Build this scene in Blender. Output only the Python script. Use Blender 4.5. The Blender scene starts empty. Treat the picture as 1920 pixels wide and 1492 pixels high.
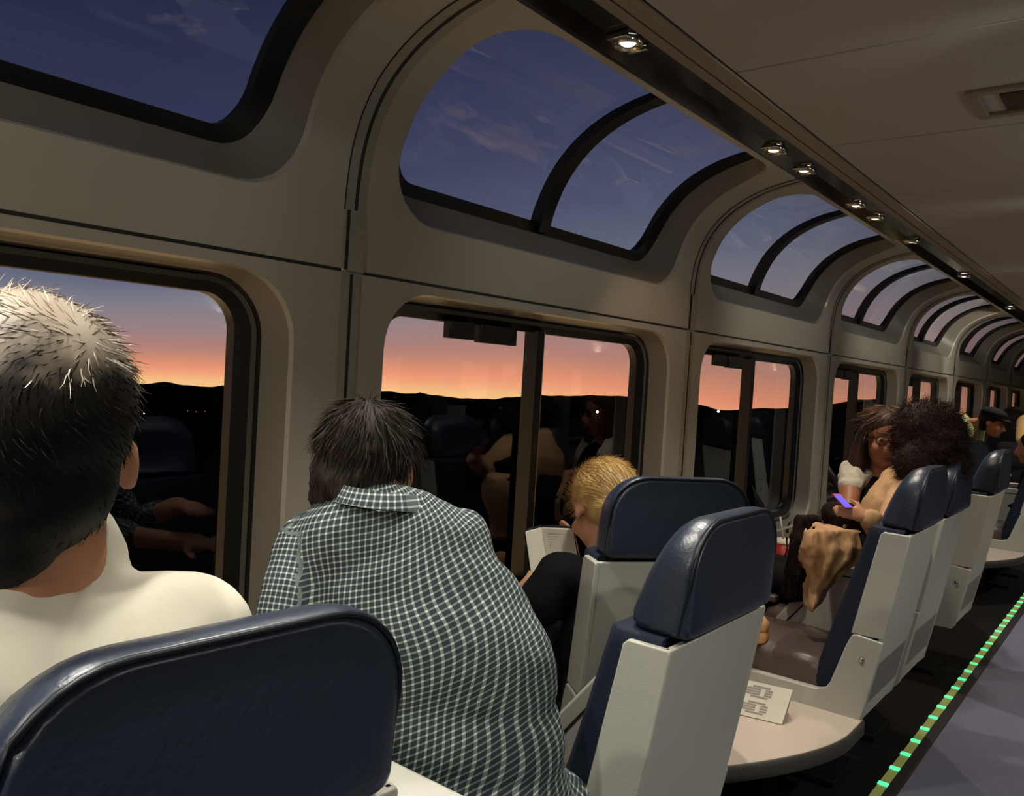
import bpy, bmesh, math, random
from mathutils import Vector, Matrix, Quaternion, noise
random.seed(7)
SC = bpy.context.scene
COL = SC.collection
S = 0.88                      # working units -> metres
FZ = -0.28                    # floor height in working units
def W(p): return Vector((p[0]*S, p[1]*S, (p[2]-FZ)*S))
def lin(c):
    return tuple([(x/255/12.92 if x/255 <= .04045 else ((x/255+.055)/1.055)**2.4) for x in c[:3]])+(1.0,)

# ------------------------------------------------------------------ camera
F = 1540.0
RT = Vector((0.7811353, 0.62153415, 0.05935439))
UP = Vector((-0.06529378, -0.01322413, 0.99777845))
FW = Vector((-0.62093829, 0.78327544, -0.03025248))
CP = Vector((0.29, 0.0, 1.2))
cd = bpy.data.cameras.new('camera'); cam = bpy.data.objects.new('camera', cd); COL.objects.link(cam)
cd.sensor_width = 36; cd.lens = F*36/1920; cd.clip_start = 0.02; cd.clip_end = 3000
m = Matrix((RT, UP, -FW)).transposed().to_4x4(); m.translation = W(CP); cam.matrix_world = m
SC.camera = cam
SC.view_settings.view_transform = 'Standard'; SC.view_settings.look = 'None'
SC.view_settings.gamma = 1; SC.view_settings.use_curve_mapping = False
SC.view_settings.exposure = 0.0
def at(px, py, D):            # a point seen at that place of the photo, D in front of the lens
    return CP + RT*((px-960)/F*D) + UP*((746-py)/F*D) + FW*D

# ------------------------------------------------------------------ world: dusk sky
wd = bpy.data.worlds.new('dusk_sky'); SC.world = wd; wd.use_nodes = True
nt = wd.node_tree; nt.nodes.clear(); N = nt.nodes.new; L = nt.links.new
def math_node(nt, op, a, b=None, clamp=False):
    n = nt.nodes.new('ShaderNodeMath'); n.operation = op; n.use_clamp = clamp
    for i, v in enumerate((a, b)):
        if v is None: continue
        if isinstance(v, (int, float)): n.inputs[i].default_value = v
        else: nt.links.new(v, n.inputs[i])
    return n.outputs[0]
tc = N('ShaderNodeTexCoord'); sp = N('ShaderNodeSeparateXYZ'); L(tc.outputs['Generated'], sp.inputs[0])
mr = N('ShaderNodeMapRange'); L(sp.outputs['Y'], mr.inputs[0])
mr.inputs[1].default_value = .42; mr.inputs[2].default_value = .95; mr.inputs[3].default_value = 1.9; mr.inputs[4].default_value = .78
ze = math_node(nt, 'MULTIPLY', math_node(nt, 'ADD', sp.outputs['Z'], .036), mr.outputs[0])
east = math_node(nt, 'MULTIPLY', math_node(nt, 'ADD', sp.outputs['X'], .05), 1.6, True)
north = math_node(nt, 'MULTIPLY', math_node(nt, 'MULTIPLY', math_node(nt, 'SUBTRACT', sp.outputs['Y'], .80), 7.0, True), .026)
hz = math_node(nt, 'ADD', math_node(nt, 'ADD', ze, north), east, True)
rp = N('ShaderNodeValToRGB'); L(hz, rp.inputs[0])
stops = [(0, (255,207,145)), (.011, (255,196,136)), (.022, (252,175,128)), (.037, (243,154,120)), (.053, (216,146,117)), (.068, (193,137,122)), (.085, (177,133,126)), (.12, (154,134,138)),
         (.16, (134,130,140)), (.20, (108,112,132)), (.26, (88,92,118)), (.36, (70,74,102)), (.50, (58,61,90)), (.70, (45,50,76)), (1.0, (36,43,62))]
el = rp.color_ramp.elements
el[0].position = 0; el[0].color = lin(stops[0][1]); el[1].position = 1; el[1].color = lin(stops[-1][1])
for p, c in stops[1:-1]:
    e = el.new(p); e.color = lin(c)
mp = N('ShaderNodeMapping'); L(tc.outputs['Generated'], mp.inputs[0]); mp.inputs['Scale'].default_value = (2.0, 2.0, 3.6)
mp.inputs['Rotation'].default_value = (0.0, .25, .3); mp.inputs['Location'].default_value = (.35, .2, .62)
nz = N('ShaderNodeTexNoise'); L(mp.outputs[0], nz.inputs[0]); nz.inputs['Scale'].default_value = 3.1; nz.inputs['Detail'].default_value = 6; nz.inputs['Roughness'].default_value = .62
cr = N('ShaderNodeValToRGB'); L(nz.outputs[0], cr.inputs[0]); cr.color_ramp.elements[0].position = .57; cr.color_ramp.elements[1].position = .74
hi = math_node(nt, 'MULTIPLY', math_node(nt, 'SUBTRACT', sp.outputs['Z'], .2), 6.0, True)
cf = math_node(nt, 'MULTIPLY', math_node(nt, 'MULTIPLY', cr.outputs[0], hi), .75)
mx = N('ShaderNodeMixRGB'); L(cf, mx.inputs[0]); L(rp.outputs[0], mx.inputs[1]); mx.inputs[2].default_value = lin((122,112,126))
bg = N('ShaderNodeBackground'); L(mx.outputs[0], bg.inputs[0]); bg.inputs[1].default_value = 1.0
wo = N('ShaderNodeOutputWorld'); L(bg.outputs[0], wo.inputs[0])

# ------------------------------------------------------------------ big lights of the car (ceiling lamps, reading spots) and added fill lights
def area(name, p, tgt, size, power, col, spread=180, sy=None):
    l = bpy.data.lights.new(name, 'AREA'); l.size = size*S; l.energy = power; l.color = col[:3]; l.spread = math.radians(spread)
    if sy: l.shape = 'RECTANGLE'; l.size_y = sy*S
    o = bpy.data.objects.new(name, l); COL.objects.link(o); o.location = W(p)
    o.rotation_euler = (W(tgt)-W(p)).to_track_quat('-Z', 'Y').to_euler(); return o
def spot(name, p, tgt, power, col, ang=60, blend=.6, rad=.03):
    l = bpy.data.lights.new(name, 'SPOT'); l.energy = power; l.color = col[:3]; l.spot_size = math.radians(ang); l.spot_blend = blend; l.shadow_soft_size = rad
    o = bpy.data.objects.new(name, l); COL.objects.link(o); o.location = W(p)
    o.rotation_euler = (W(tgt)-W(p)).to_track_quat('-Z', 'Y').to_euler(); return o
WARM = (1.0, .86, .66); NEUT = (1.0, .95, .84)
for i, (y, pw, c) in enumerate([(-1.4, 9, NEUT), (.9, 8, NEUT), (3.2, 8, NEUT), (5.6, 8, WARM), (8.0, 8, WARM), (10.6, 7, WARM), (13.5, 5, WARM)]):
    area('ceiling_fill', (1.50, y, 1.50), (1.50, y, 2.1), 1.4, pw*1.15, c, 180, .10)  # unseen up-facing fill on the right side, added to brighten the ceiling
for y, pw, c in ((-.9, 60, NEUT), (.18, 62, NEUT), (1.05, 48, NEUT), (1.87, 52, NEUT), (2.98, 44, (1,.9,.78)), (3.9, 34, (1,.86,.7)), (5.08, 42, (1,.88,.74)), (6.6, 50, NEUT), (8.9, 50, NEUT), (11, 30, NEUT)):
    spot('downlight_and_fill_beam', (-.86, y, 2.05), (-.50, y+.02, .5), pw, c, 96, .9, .02)
for y, pw, c in ((-1.0, 60, NEUT), (.9, 50, NEUT), (2.9, 50, NEUT), (4.9, 50, WARM), (6.9, 50, NEUT), (9.0, 46, NEUT)):
    spot('downlight_and_fill_beam', (1.18, y, 2.05), (.15, y+.3, 0), pw, c, 84, .8, .02)  # unseen right-hand row, added to brighten seat backs and aisle carpet
spot('reading_and_fill_beam', (-.30, .02, 2.04), (-.62, .34, 1.1), 28.0, NEUT, 46)
spot('reading_and_fill_beam', (.1, 2.2, 2.04), (-.6, 2.75, .1), 5.0, (1,.9,.8), 40)
spot('reading_and_fill_beam', (-.62, 2.5, 2.04), (-1.41, 3.2, .9), 9, (1.0,.66,.42), 60)
spot('reading_and_fill_beam', (-.55, 8.4, 2.04), (-1.41, 9.8, 1.4), 24.0, (1.0,.9,.75), 70)
spot('reading_and_fill_beam', (-.25, -1.3, 2.0), (-.5, 1.3, .55), 50.0, NEUT, 44)  # fill spot added behind the camera for the seat wings
for y, pw in ((2.5, 12), (4.5, 26), (6.5, 34), (8.6, 34)):
    spot('wall_fill_beam', (.2, y-.4, 2.04), (-1.41, y, 1.45), pw, (1,.95,.84), 64, .9)  # unseen fill spots added to lift the window wall
spot('reading_and_fill_beam', (-.20, -.9, 2.04), (-1.41, .1, 1.45), 30.0, (1.0,.93,.8), 60)  # added fill, brightens the nearest wall panels

# ------------------------------------------------------------------ materials
def mat(name, col, rough=.5, spec=.5, metal=0, emis=None, estr=0, noise_amt=0, nscale=8, bump=0, bscale=60, coat=0, sheen=0):
    m = bpy.data.materials.new(name); m.use_nodes = True; t = m.node_tree; b = t.nodes['Principled BSDF']
    c = lin(col); b.inputs['Base Color'].default_value = c
    b.inputs['Roughness'].default_value = rough; b.inputs['Metallic'].default_value = metal
    b.inputs['Specular IOR Level'].default_value = spec; b.inputs['Coat Weight'].default_value = coat
    b.inputs['Sheen Weight'].default_value = sheen
    if emis: b.inputs['Emission Color'].default_value = lin(emis); b.inputs['Emission Strength'].default_value = estr
    co = t.nodes.new('ShaderNodeTexCoord')
    if noise_amt:
        n = t.nodes.new('ShaderNodeTexNoise'); n.inputs['Scale'].default_value = nscale; n.inputs['Detail'].default_value = 5; t.links.new(co.outputs['Object'], n.inputs[0])
        x = t.nodes.new('ShaderNodeMixRGB'); x.inputs[1].default_value = tuple(v*(1-noise_amt) for v in c[:3])+(1,); x.inputs[2].default_value = tuple(min(1, v*(1+noise_amt)) for v in c[:3])+(1,)
        t.links.new(n.outputs[0], x.inputs[0]); t.links.new(x.outputs[0], b.inputs['Base Color'])
    if bump:
        n = t.nodes.new('ShaderNodeTexNoise'); n.inputs['Scale'].default_value = bscale; n.inputs['Detail'].default_value = 4; t.links.new(co.outputs['Object'], n.inputs[0])
        bp = t.nodes.new('ShaderNodeBump'); bp.inputs['Strength'].default_value = bump; bp.inputs['Distance'].default_value = .01
        t.links.new(n.outputs[0], bp.inputs['Height']); t.links.new(bp.outputs[0], b.inputs['Normal'])
    return m
def glass_mat(name, tint):
    m = bpy.data.materials.new(name); m.use_nodes = True; t = m.node_tree; t.nodes.clear()
    tr = t.nodes.new('ShaderNodeBsdfTransparent'); tr.inputs[0].default_value = tint+(1,)
    gl = t.nodes.new('ShaderNodeBsdfGlossy'); gl.inputs['Roughness'].default_value = .02; gl.inputs[0].default_value = (.9,.95,1,1)
    fr = t.nodes.new('ShaderNodeFresnel'); fr.inputs[0].default_value = 1.5
    mxs = t.nodes.new('ShaderNodeMixShader'); o = t.nodes.new('ShaderNodeOutputMaterial')
    ml = math_node(t, 'MULTIPLY', fr.outputs[0], 1.3, True)
    t.links.new(ml, mxs.inputs[0]); t.links.new(tr.outputs[0], mxs.inputs[1]); t.links.new(gl.outputs[0], mxs.inputs[2]); t.links.new(mxs.outputs[0], o.inputs[0])
    return m
M = {}
M['wall'] = mat('grey_beige_moulded_panel', (160,155,142), .30, .5, noise_amt=.04, nscale=2)
M['wall_low'] = mat('grey_beige_panel', (168,162,150), .38, .5, noise_amt=.04, nscale=2)
M['seam'] = mat('dark_seam_rubber', (28,25,20), .6)
M['bezel'] = mat('shade_darkened_bezel', (112,108,98), .42, .4)  # shade of the window reveals put into a grey darker than the wall
M['batten'] = mat('batten_grey', (140,136,122), .35)
M['frame'] = mat('black_window_gasket', (12,12,12), .35, .4)
M['bead'] = mat('grey_frame_bead', (92,90,80), .4)
M['mull_edge'] = mat('brushed_mullion_edge', (170,155,120), .35, metal=.4)
M['glass'] = glass_mat('window_glass', (.96,.96,.97))
M['glass_top'] = glass_mat('tinted_roof_glass', (.84,.86,.90))
M['ceiling'] = mat('ceiling_laminate', (150,146,140), .55, .3, noise_amt=.05, nscale=3)
M['ceil_trim'] = mat('ceiling_edge_trim', (120,110,98), .5)
M['groove'] = mat('brown_groove', (48,34,24), .7)
M['band'] = mat('black_gloss_channel', (8,8,8), .12, .6)
M['chrome'] = mat('chrome', (200,196,186), .18, metal=1)
M['bulb'] = mat('lit_bulb', (255,240,220), .3, emis=(255,236,210), estr=14)
M['bulb_warm'] = mat('lit_warm_bulb', (255,220,170), .3, emis=(255,205,150), estr=9)
M['bulb_dim'] = mat('dim_bulb', (230,225,200), .3, emis=(210,205,180), estr=1.0)
M['floor'] = mat('dark_carpet', (26,24,24), .95, .1, noise_amt=.2, nscale=40, bump=.3, bscale=200)
M['carpet'] = mat('lilac_grey_carpet', (112,112,130), .95, .1, noise_amt=.12, nscale=30, bump=.3, bscale=300)
M['edge'] = mat('dark_floor_edge_trim', (40,36,38), .5)
M['strip'] = mat('photoluminescent_strip', (150,150,84), .5, emis=(140,150,80), estr=.22)
M['led'] = mat('green_led', (120,255,190), .4, emis=(70,255,165), estr=1.1)
M['shell'] = mat('grey_seat_shell_plastic', (180,179,168), .38, .45, bump=.05, bscale=300)
M['shell_in'] = mat('grey_recess_plastic', (120,116,108), .5, bump=.05, bscale=300)
M['navy'] = mat('navy_leather', (33,42,58), .36, .7, noise_amt=.12, nscale=5, bump=.12, bscale=140)
M['navy_side'] = mat('navy_fabric_side', (22,30,46), .75, .25, bump=.15, bscale=240)
M['cushion'] = mat('dark_leather_cushion', (84,70,64), .36, .5, bump=.25, bscale=22)
M['piping'] = mat('navy_piping', (14,19,28), .45)
M['black'] = mat('black_metal', (9,9,9), .8, .2)
M['table'] = mat('beige_table_laminate', (188,173,158), .42, .4)
M['table_edge'] = mat('dark_table_edging', (58,55,50), .5)
M['ledge'] = mat('white_ledge', (190,182,170), .45)
M['ledge_dark'] = mat('grey_ledge_grille', (96,86,78), .5)
M['skin'] = mat('skin_light', (196,140,108), .5, .4, noise_amt=.06, nscale=20)
M['skin2'] = mat('skin_warm', (176,112,78), .5, .4, noise_amt=.06, nscale=20)
M['skin3'] = mat('skin_tan', (168,112,82), .5, .4, noise_amt=.06, nscale=20)
M['white_cloth'] = mat('white_cotton', (214,208,190), .9, .15, bump=.35, bscale=14, sheen=.1)
M['black_cloth'] = mat('black_cotton', (12,12,14), .9, .15)
M['dark_cloth'] = mat('charcoal_cloth', (24,22,24), .9, .15)
M['denim'] = mat('dark_trousers', (24,24,30), .9, .15)
M['beige_cloth'] = mat('beige_cloth', (186,148,108), .9, .15, noise_amt=.08, nscale=9, bump=.4, bscale=12)
M['green_cloth'] = mat('pale_green_jacket', (150,148,104), .9, .15, bump=.3, bscale=20)
M['brown_cloth'] = mat('dark_brown_coat', (30,19,16), .95, .1)
M['hair_brown'] = mat('dark_brown_hair', (40,31,24), .65, .25, noise_amt=.4, nscale=30)
M['hair_grey'] = mat('silver_hair', (150,138,122), .5, .4, noise_amt=.25, nscale=40)
M['hair_dark'] = mat('black_cropped_hair', (20,17,15), .7, .2)
M['hair_blond'] = mat('blonde_hair', (188,154,96), .38, .5, noise_amt=.25, nscale=30)
M['hair_red'] = mat('curly_auburn_hair', (36,16,11), .7, .25, noise_amt=.3, nscale=20)
M['hair_long'] = mat('long_brown_hair', (58,38,26), .5, .35, noise_amt=.3, nscale=25)
M['hair_fade'] = mat('highlighted_hair', (128,92,66), .5, .35, noise_amt=.2, nscale=25)
M['paper'] = mat('paper', (214,208,190), .8, .2)
M['ink'] = mat('grey_print', (150,142,134), .8, .2)
M['cover'] = mat('book_cover', (34,34,44), .5)
M['red'] = mat('red_cup', (170,36,34), .45)
M['straw'] = mat('clear_straw', (190,190,180), .3)
M['kraft'] = mat('tan_paper', (190,152,100), .7)
M['blue'] = mat('blue_label', (70,80,130), .6)
M['phone'] = mat('phone_screen', (100,90,220), .3, emis=(110,92,235), estr=.75)
M['phone_body'] = mat('pink_phone_case', (200,70,90), .4)
M['land'] = mat('dusk_hills', (20,14,13), 1.0, 0)
M['land_far'] = mat('dusk_hills_far', (34,22,19), 1.0, 0)
M['town'] = mat('town_light', (255,250,235), .5, emis=(255,245,230), estr=3)
M['town_o'] = mat('town_light_orange', (255,150,70), .5, emis=(255,130,60), estr=.5)
M['eye'] = mat('eye_white', (200,190,180), .2)
M['iris'] = mat('iris_dark', (20,14,10), .2)
M['lip'] = mat('lip', (130,62,52), .5)
M['lens'] = mat('spectacle_frame', (24,18,16), .2)
M['tan'] = mat('tan_leather', (204,150,100), .5)

def check_mat():
    m = bpy.data.materials.new('grey_check_shirt'); m.use_nodes = True; t = m.node_tree; b = t.nodes['Principled BSDF']; b.inputs['Roughness'].default_value = .9; b.inputs['Specular IOR Level'].default_value = .15
    uv = t.nodes.new('ShaderNodeAttribute'); uv.attribute_name = 'uvw'
    s = t.nodes.new('ShaderNodeSeparateXYZ'); t.links.new(uv.outputs['Vector'], s.inputs[0])
    def stripe(o, fq, w):
        fr = math_node(t, 'FRACT', math_node(t, 'MULTIPLY', o, fq))
        return math_node(t, 'LESS_THAN', fr, w)
    a = stripe(s.outputs[0], 92, .3); c = stripe(s.outputs[1], 92, .3)
    a2 = math_node(t, 'LESS_THAN', math_node(t, 'FRACT', math_node(t, 'MULTIPLY', s.outputs[0], 37)), .5)
    su = math_node(t, 'MULTIPLY', math_node(t, 'ADD', a, c), .5)
    r = t.nodes.new('ShaderNodeValToRGB'); t.links.new(su, r.inputs[0]); r.color_ramp.interpolation = 'CONSTANT'
    e = r.color_ramp.elements; e[0].position = 0; e[0].color = lin((50,58,62)); e[1].position = .4; e[1].color = lin((112,122,120)); x = e.new(.9); x.color = lin((192,198,190))
    t.links.new(r.outputs[0], b.inputs['Base Color'])
    co = t.nodes.new('ShaderNodeTexCoord'); n = t.nodes.new('ShaderNodeTexNoise'); n.inputs['Scale'].default_value = 13; t.links.new(co.outputs['Object'], n.inputs[0])
    bp = t.nodes.new('ShaderNodeBump'); bp.inputs['Strength'].default_value = .5; bp.inputs['Distance'].default_value = .02
    t.links.new(n.outputs[0], bp.inputs['Height']); t.links.new(bp.outputs[0], b.inputs['Normal'])
    return m
M['check'] = check_mat()
def hair_mix():
    m = mat('greying_hair', (20,17,15), .55, .3); t = m.node_tree; b = t.nodes['Principled BSDF']
    a = t.nodes.new('ShaderNodeAttribute'); a.attribute_name = 'grey'; x = t.nodes.new('ShaderNodeMixRGB'); x.inputs[1].default_value = lin((20,17,15)); x.inputs[2].default_value = lin((140,128,112))
    t.links.new(a.outputs['Fac'], x.inputs[0]); t.links.new(x.outputs[0], b.inputs['Base Color']); return m
M['hair_mix'] = hair_mix()

# ------------------------------------------------------------------ object helpers
ORG = {}
def tag(o, label=None, cat=None, group=None, kind=None):
    if label: o['label'] = label
    if cat: o['category'] = cat
    if group: o['group'] = group
    if kind: o['kind'] = kind
    return o
def thing(name, loc, label=None, cat=None, group=None, kind=None):
    o = bpy.data.objects.new(name, None); COL.objects.link(o); o.empty_display_size = .1
    o.location = W(loc); ORG[o.name] = Vector(loc)
    return tag(o, label, cat, group, kind)
def link(name, verts, faces, mats, parent=None, smooth=True, bevel=0, mi=None, sub=0, seg=2, auto=None, origin=None):
    org = ORG[parent.name] if parent else Vector(origin if origin else (0, 0, FZ))
    me = bpy.data.meshes.new(name); me.from_pydata([(Vector(v)-org)*S for v in verts], [], faces)
    if not isinstance(mats, (list, tuple)): mats = [mats]
    for k in mats: me.materials.append(M[k] if isinstance(k, str) else k)
    if mi:
        for p, i in zip(me.polygons, mi): p.material_index = i
    for p in me.polygons: p.use_smooth = smooth
    me.update()
    o = bpy.data.objects.new(name, me); COL.objects.link(o)
    if parent: o.parent = parent; ORG[o.name] = org
    else: o.location = W(org); ORG[o.name] = org
    if bevel:
        b = o.modifiers.new('b', 'BEVEL'); b.width = bevel*S; b.segments = seg; b.limit_method = 'ANGLE'; b.angle_limit = math.radians(40)
    if sub:
        b = o.modifiers.new('s', 'SUBSURF'); b.levels = sub; b.render_levels = sub
    if auto or bevel:
        try: me.set_sharp_from_angle(angle=math.radians(auto or 45))
        except Exception: pass
    return o
class G:                      # geometry collector in working units
    def __init__(s): s.v = []; s.f = []; s.m = []
    def add(s, vs, fs, m=0):
        n = len(s.v); s.v += [tuple(v) for v in vs]; s.f += [tuple(i+n for i in f) for f in fs]; s.m += [m]*len(fs); return s
    def box(s, a, b, m=0):
        (x0,y0,z0),(x1,y1,z1) = a, b
        return s.add([(x0,y0,z0),(x1,y0,z0),(x1,y1,z0),(x0,y1,z0),(x0,y0,z1),(x1,y0,z1),(x1,y1,z1),(x0,y1,z1)],
                     [(0,3,2,1),(4,5,6,7),(0,1,5,4),(1,2,6,5),(2,3,7,6),(3,0,4,7)], m)
    def prism(s, poly, off, m=0):     # planar 3D polygon extruded by off
        n = len(poly); off = Vector(off); vs = [Vector(p) for p in poly]+[Vector(p)+off for p in poly]
        return s.add(vs, [tuple(range(n))[::-1], tuple(range(n, 2*n))]+[(i, (i+1) % n, n+(i+1) % n, n+i) for i in range(n)], m)
    def tube(s, pts, r, n=8, m=0, cap=True):
        pts = [Vector(p) for p in pts]; rings = []
        for i, p in enumerate(pts):
            d = (pts[min(i+1, len(pts)-1)]-pts[max(i-1, 0)]).normalized()
            u = d.cross(Vector((0,0,1)) if abs(d.z) < .9 else Vector((1,0,0))).normalized(); w = d.cross(u)
            rr = r[i] if isinstance(r, (list, tuple)) else r
            rings.append([p+(u*math.cos(a)+w*math.sin(a))*rr for a in [2*math.pi*k/n for k in range(n)]])
        vs = [q for R in rings for q in R]
        fs = [(i*n+k, i*n+(k+1) % n, (i+1)*n+(k+1) % n, (i+1)*n+k) for i in range(len(pts)-1) for k in range(n)]
        if cap: fs += [tuple(range(n))[::-1], tuple((len(pts)-1)*n+k for k in range(n))]
        return s.add(vs, fs, m)
    def loft(s, rings, m=0, close=True, cap=True):
        n = len(rings[0]); vs = [q for R in rings for q in R]; e = n if close else n-1
        fs = [(i*n+k, i*n+(k+1) % n, (i+1)*n+(k+1) % n, (i+1)*n+k) for i in range(len(rings)-1) for k in range(e)]
        if cap and close: fs += [tuple(range(n))[::-1], tuple((len(rings)-1)*n+k for k in range(n))]
        return s.add(vs, fs, m)
    def ball(s, c, r, m=0, nu=16, nv=10, rot=None):
        c = Vector(c); r = (r, r, r) if not isinstance(r, (tuple, list)) else r; vs = []; 
        for i in range(nv+1):
            t = math.pi*i/nv
            for k in range(nu):
                a = 2*math.pi*k/nu; p = Vector((math.sin(t)*math.cos(a)*r[0], math.sin(t)*math.sin(a)*r[1], math.cos(t)*r[2]))
                if rot: p = rot @ p
                vs.append(c+p)
        fs = [(i*nu+k, (i+1)*nu+k, (i+1)*nu+(k+1) % nu, i*nu+(k+1) % nu) for i in range(nv) for k in range(nu)]
        return s.add(vs, fs, m)
    def ob(s, name, mats, parent=None, **k): return link(name, s.v, s.f, mats, parent, mi=s.m, **k)

# ------------------------------------------------------------------ wall profile
PR = [(-1.41,-.28),(-1.41,.6),(-1.41,1.30),(-1.41,1.50),(-1.408,1.60),(-1.402,1.68),(-1.388,1.76),(-1.355,1.845),(-1.30,1.92),(-1.225,1.98),(-1.135,2.025),(-1.04,2.055),(-.95,2.072)]
def catmull(P, n=8):
    out = []
    for i in range(len(P)-1):
        p0, p1, p2, p3 = [Vector(P[max(0, min(len(P)-1, j))]) for j in (i-1, i, i+1, i+2)]
        for k in range(n):
            t = k/n; out.append(.5*((2*p1)+(p2-p0)*t+(2*p0-5*p1+4*p2-p3)*t*t+(3*p1-p0-3*p2+p3)*t**3))
    out.append(Vector(P[-1])); return out
PP = catmull(PR[3:], 8); PP = [Vector((-1.41,-.28)), Vector((-1.41,1.5))]+PP[1:]
CS = [0-.28]
for i in range(1, len(PP)): CS.append(CS[-1]+(PP[i]-PP[i-1]).length)
SMAX = CS[-1]
def prof(s, d):
    s = max(CS[0], min(SMAX-1e-6, s)); i = 0
    while CS[i+1] < s: i += 1
    t = (s-CS[i])/(CS[i+1]-CS[i])
    def nrm(j):
        a = PP[max(0, j-1)]; b = PP[min(len(PP)-1, j+1)]; e = (b-a).normalized(); return Vector((-e.y, e.x))
    p = PP[i].lerp(PP[i+1], t); n = nrm(i).lerp(nrm(i+1), t).normalized()
    if s < 1.5: n = Vector((-1, 0))
    q = p+n*d; return q
def side(p, right): return (0.34-p[0], p[1], p[2]) if right else tuple(p)
def WM(y, s, d, right=False):
    if s > 1.5 and d > .02: d = .02+(d-.02)*(1-.62*max(0, s-1.62)/(ST-1.62))
    q = prof(s, d); return side((q.x, y, q.y), right)
ST = CS[-1]; PITCH = 1.985; Y0 = 1.41
def rrect(y0, y1, s0, s1, r, n=24):       # 4n*... points starting mid-right going round
    pts = []
    def seg(a, b, k): 
        for i in range(k): t = i/k; pts.append((a[0]+(b[0]-a[0])*t, a[1]+(b[1]-a[1])*t))
    def arc(cx, cy, a0, k):
        for i in range(k): a = a0+math.pi/2*i/k; pts.append((cx+r*math.cos(a), cy+r*math.sin(a)))
    n2 = 14
    seg((y1, s0+r), (y1, s1-r), n2); arc(y1-r, s1-r, 0, 8); seg((y1-r, s1), (y0+r, s1), n2); arc(y0+r, s1-r, math.pi/2, 8)
    seg((y0, s1-r), (y0, s0+r), n2); arc(y0+r, s0+r, math.pi, 8); seg((y0+r, s0), (y1-r, s0), n2); arc(y1-r, s0+r, 1.5*math.pi, 8)
    return pts
def outer(ring, y0, y1, s0, s1):
    # matching points on the bay rectangle
    n2 = 14; out = []
    def seg(a, b, k, incl=0):
        for i in range(k): t = i/k; out.append((a[0]+(b[0]-a[0])*t, a[1]+(b[1]-a[1])*t))
    ry0 = min(p[0] for p in ring); ry1 = max(p[0] for p in ring); rs0 = min(p[1] for p in ring); rs1 = max(p[1] for p in ring)
    r = .12
    seg((y1, rs0+r), (y1, rs1-r), n2); seg((y1, rs1-r), (y1, s1), 4); seg((y1, s1), (ry1-r, s1), 4)
    seg((ry1-r, s1), (ry0+r, s1), n2); seg((ry0+r, s1), (y0, s1), 4); seg((y0, s1), (y0, rs1-r), 4)
    seg((y0, rs1-r), (y0, rs0+r), n2); seg((y0, rs0+r), (y0, s0), 4); seg((y0, s0), (ry0+r, s0), 4)
    seg((ry0+r, s0), (ry1-r, s0), n2); seg((ry1-r, s0), (y1, s0), 4); seg((y1, s0), (y1, rs0+r), 4)
    return out
def strip(g, A, B, da, db, k, right, m=0, flip=False):   # rings A->B with k divisions
    n = len(A); rings = []
    for j in range(k+1):
        t = j/k; rings.append([WM(A[i][0]+(B[i][0]-A[i][0])*t, A[i][1]+(B[i][1]-A[i][1])*t, da+(db-da)*t, right) for i in range(n)])
    g.loft(rings, m, close=True, cap=False)
ST = SMAX
def ceil_round(g): pass
LO0 = dict(r=.17, y=(.150,1.835), s=(.38,1.413)); UPP0 = dict(r=.17, y=(.150,1.835), s=(1.600,ST-.035))
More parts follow.
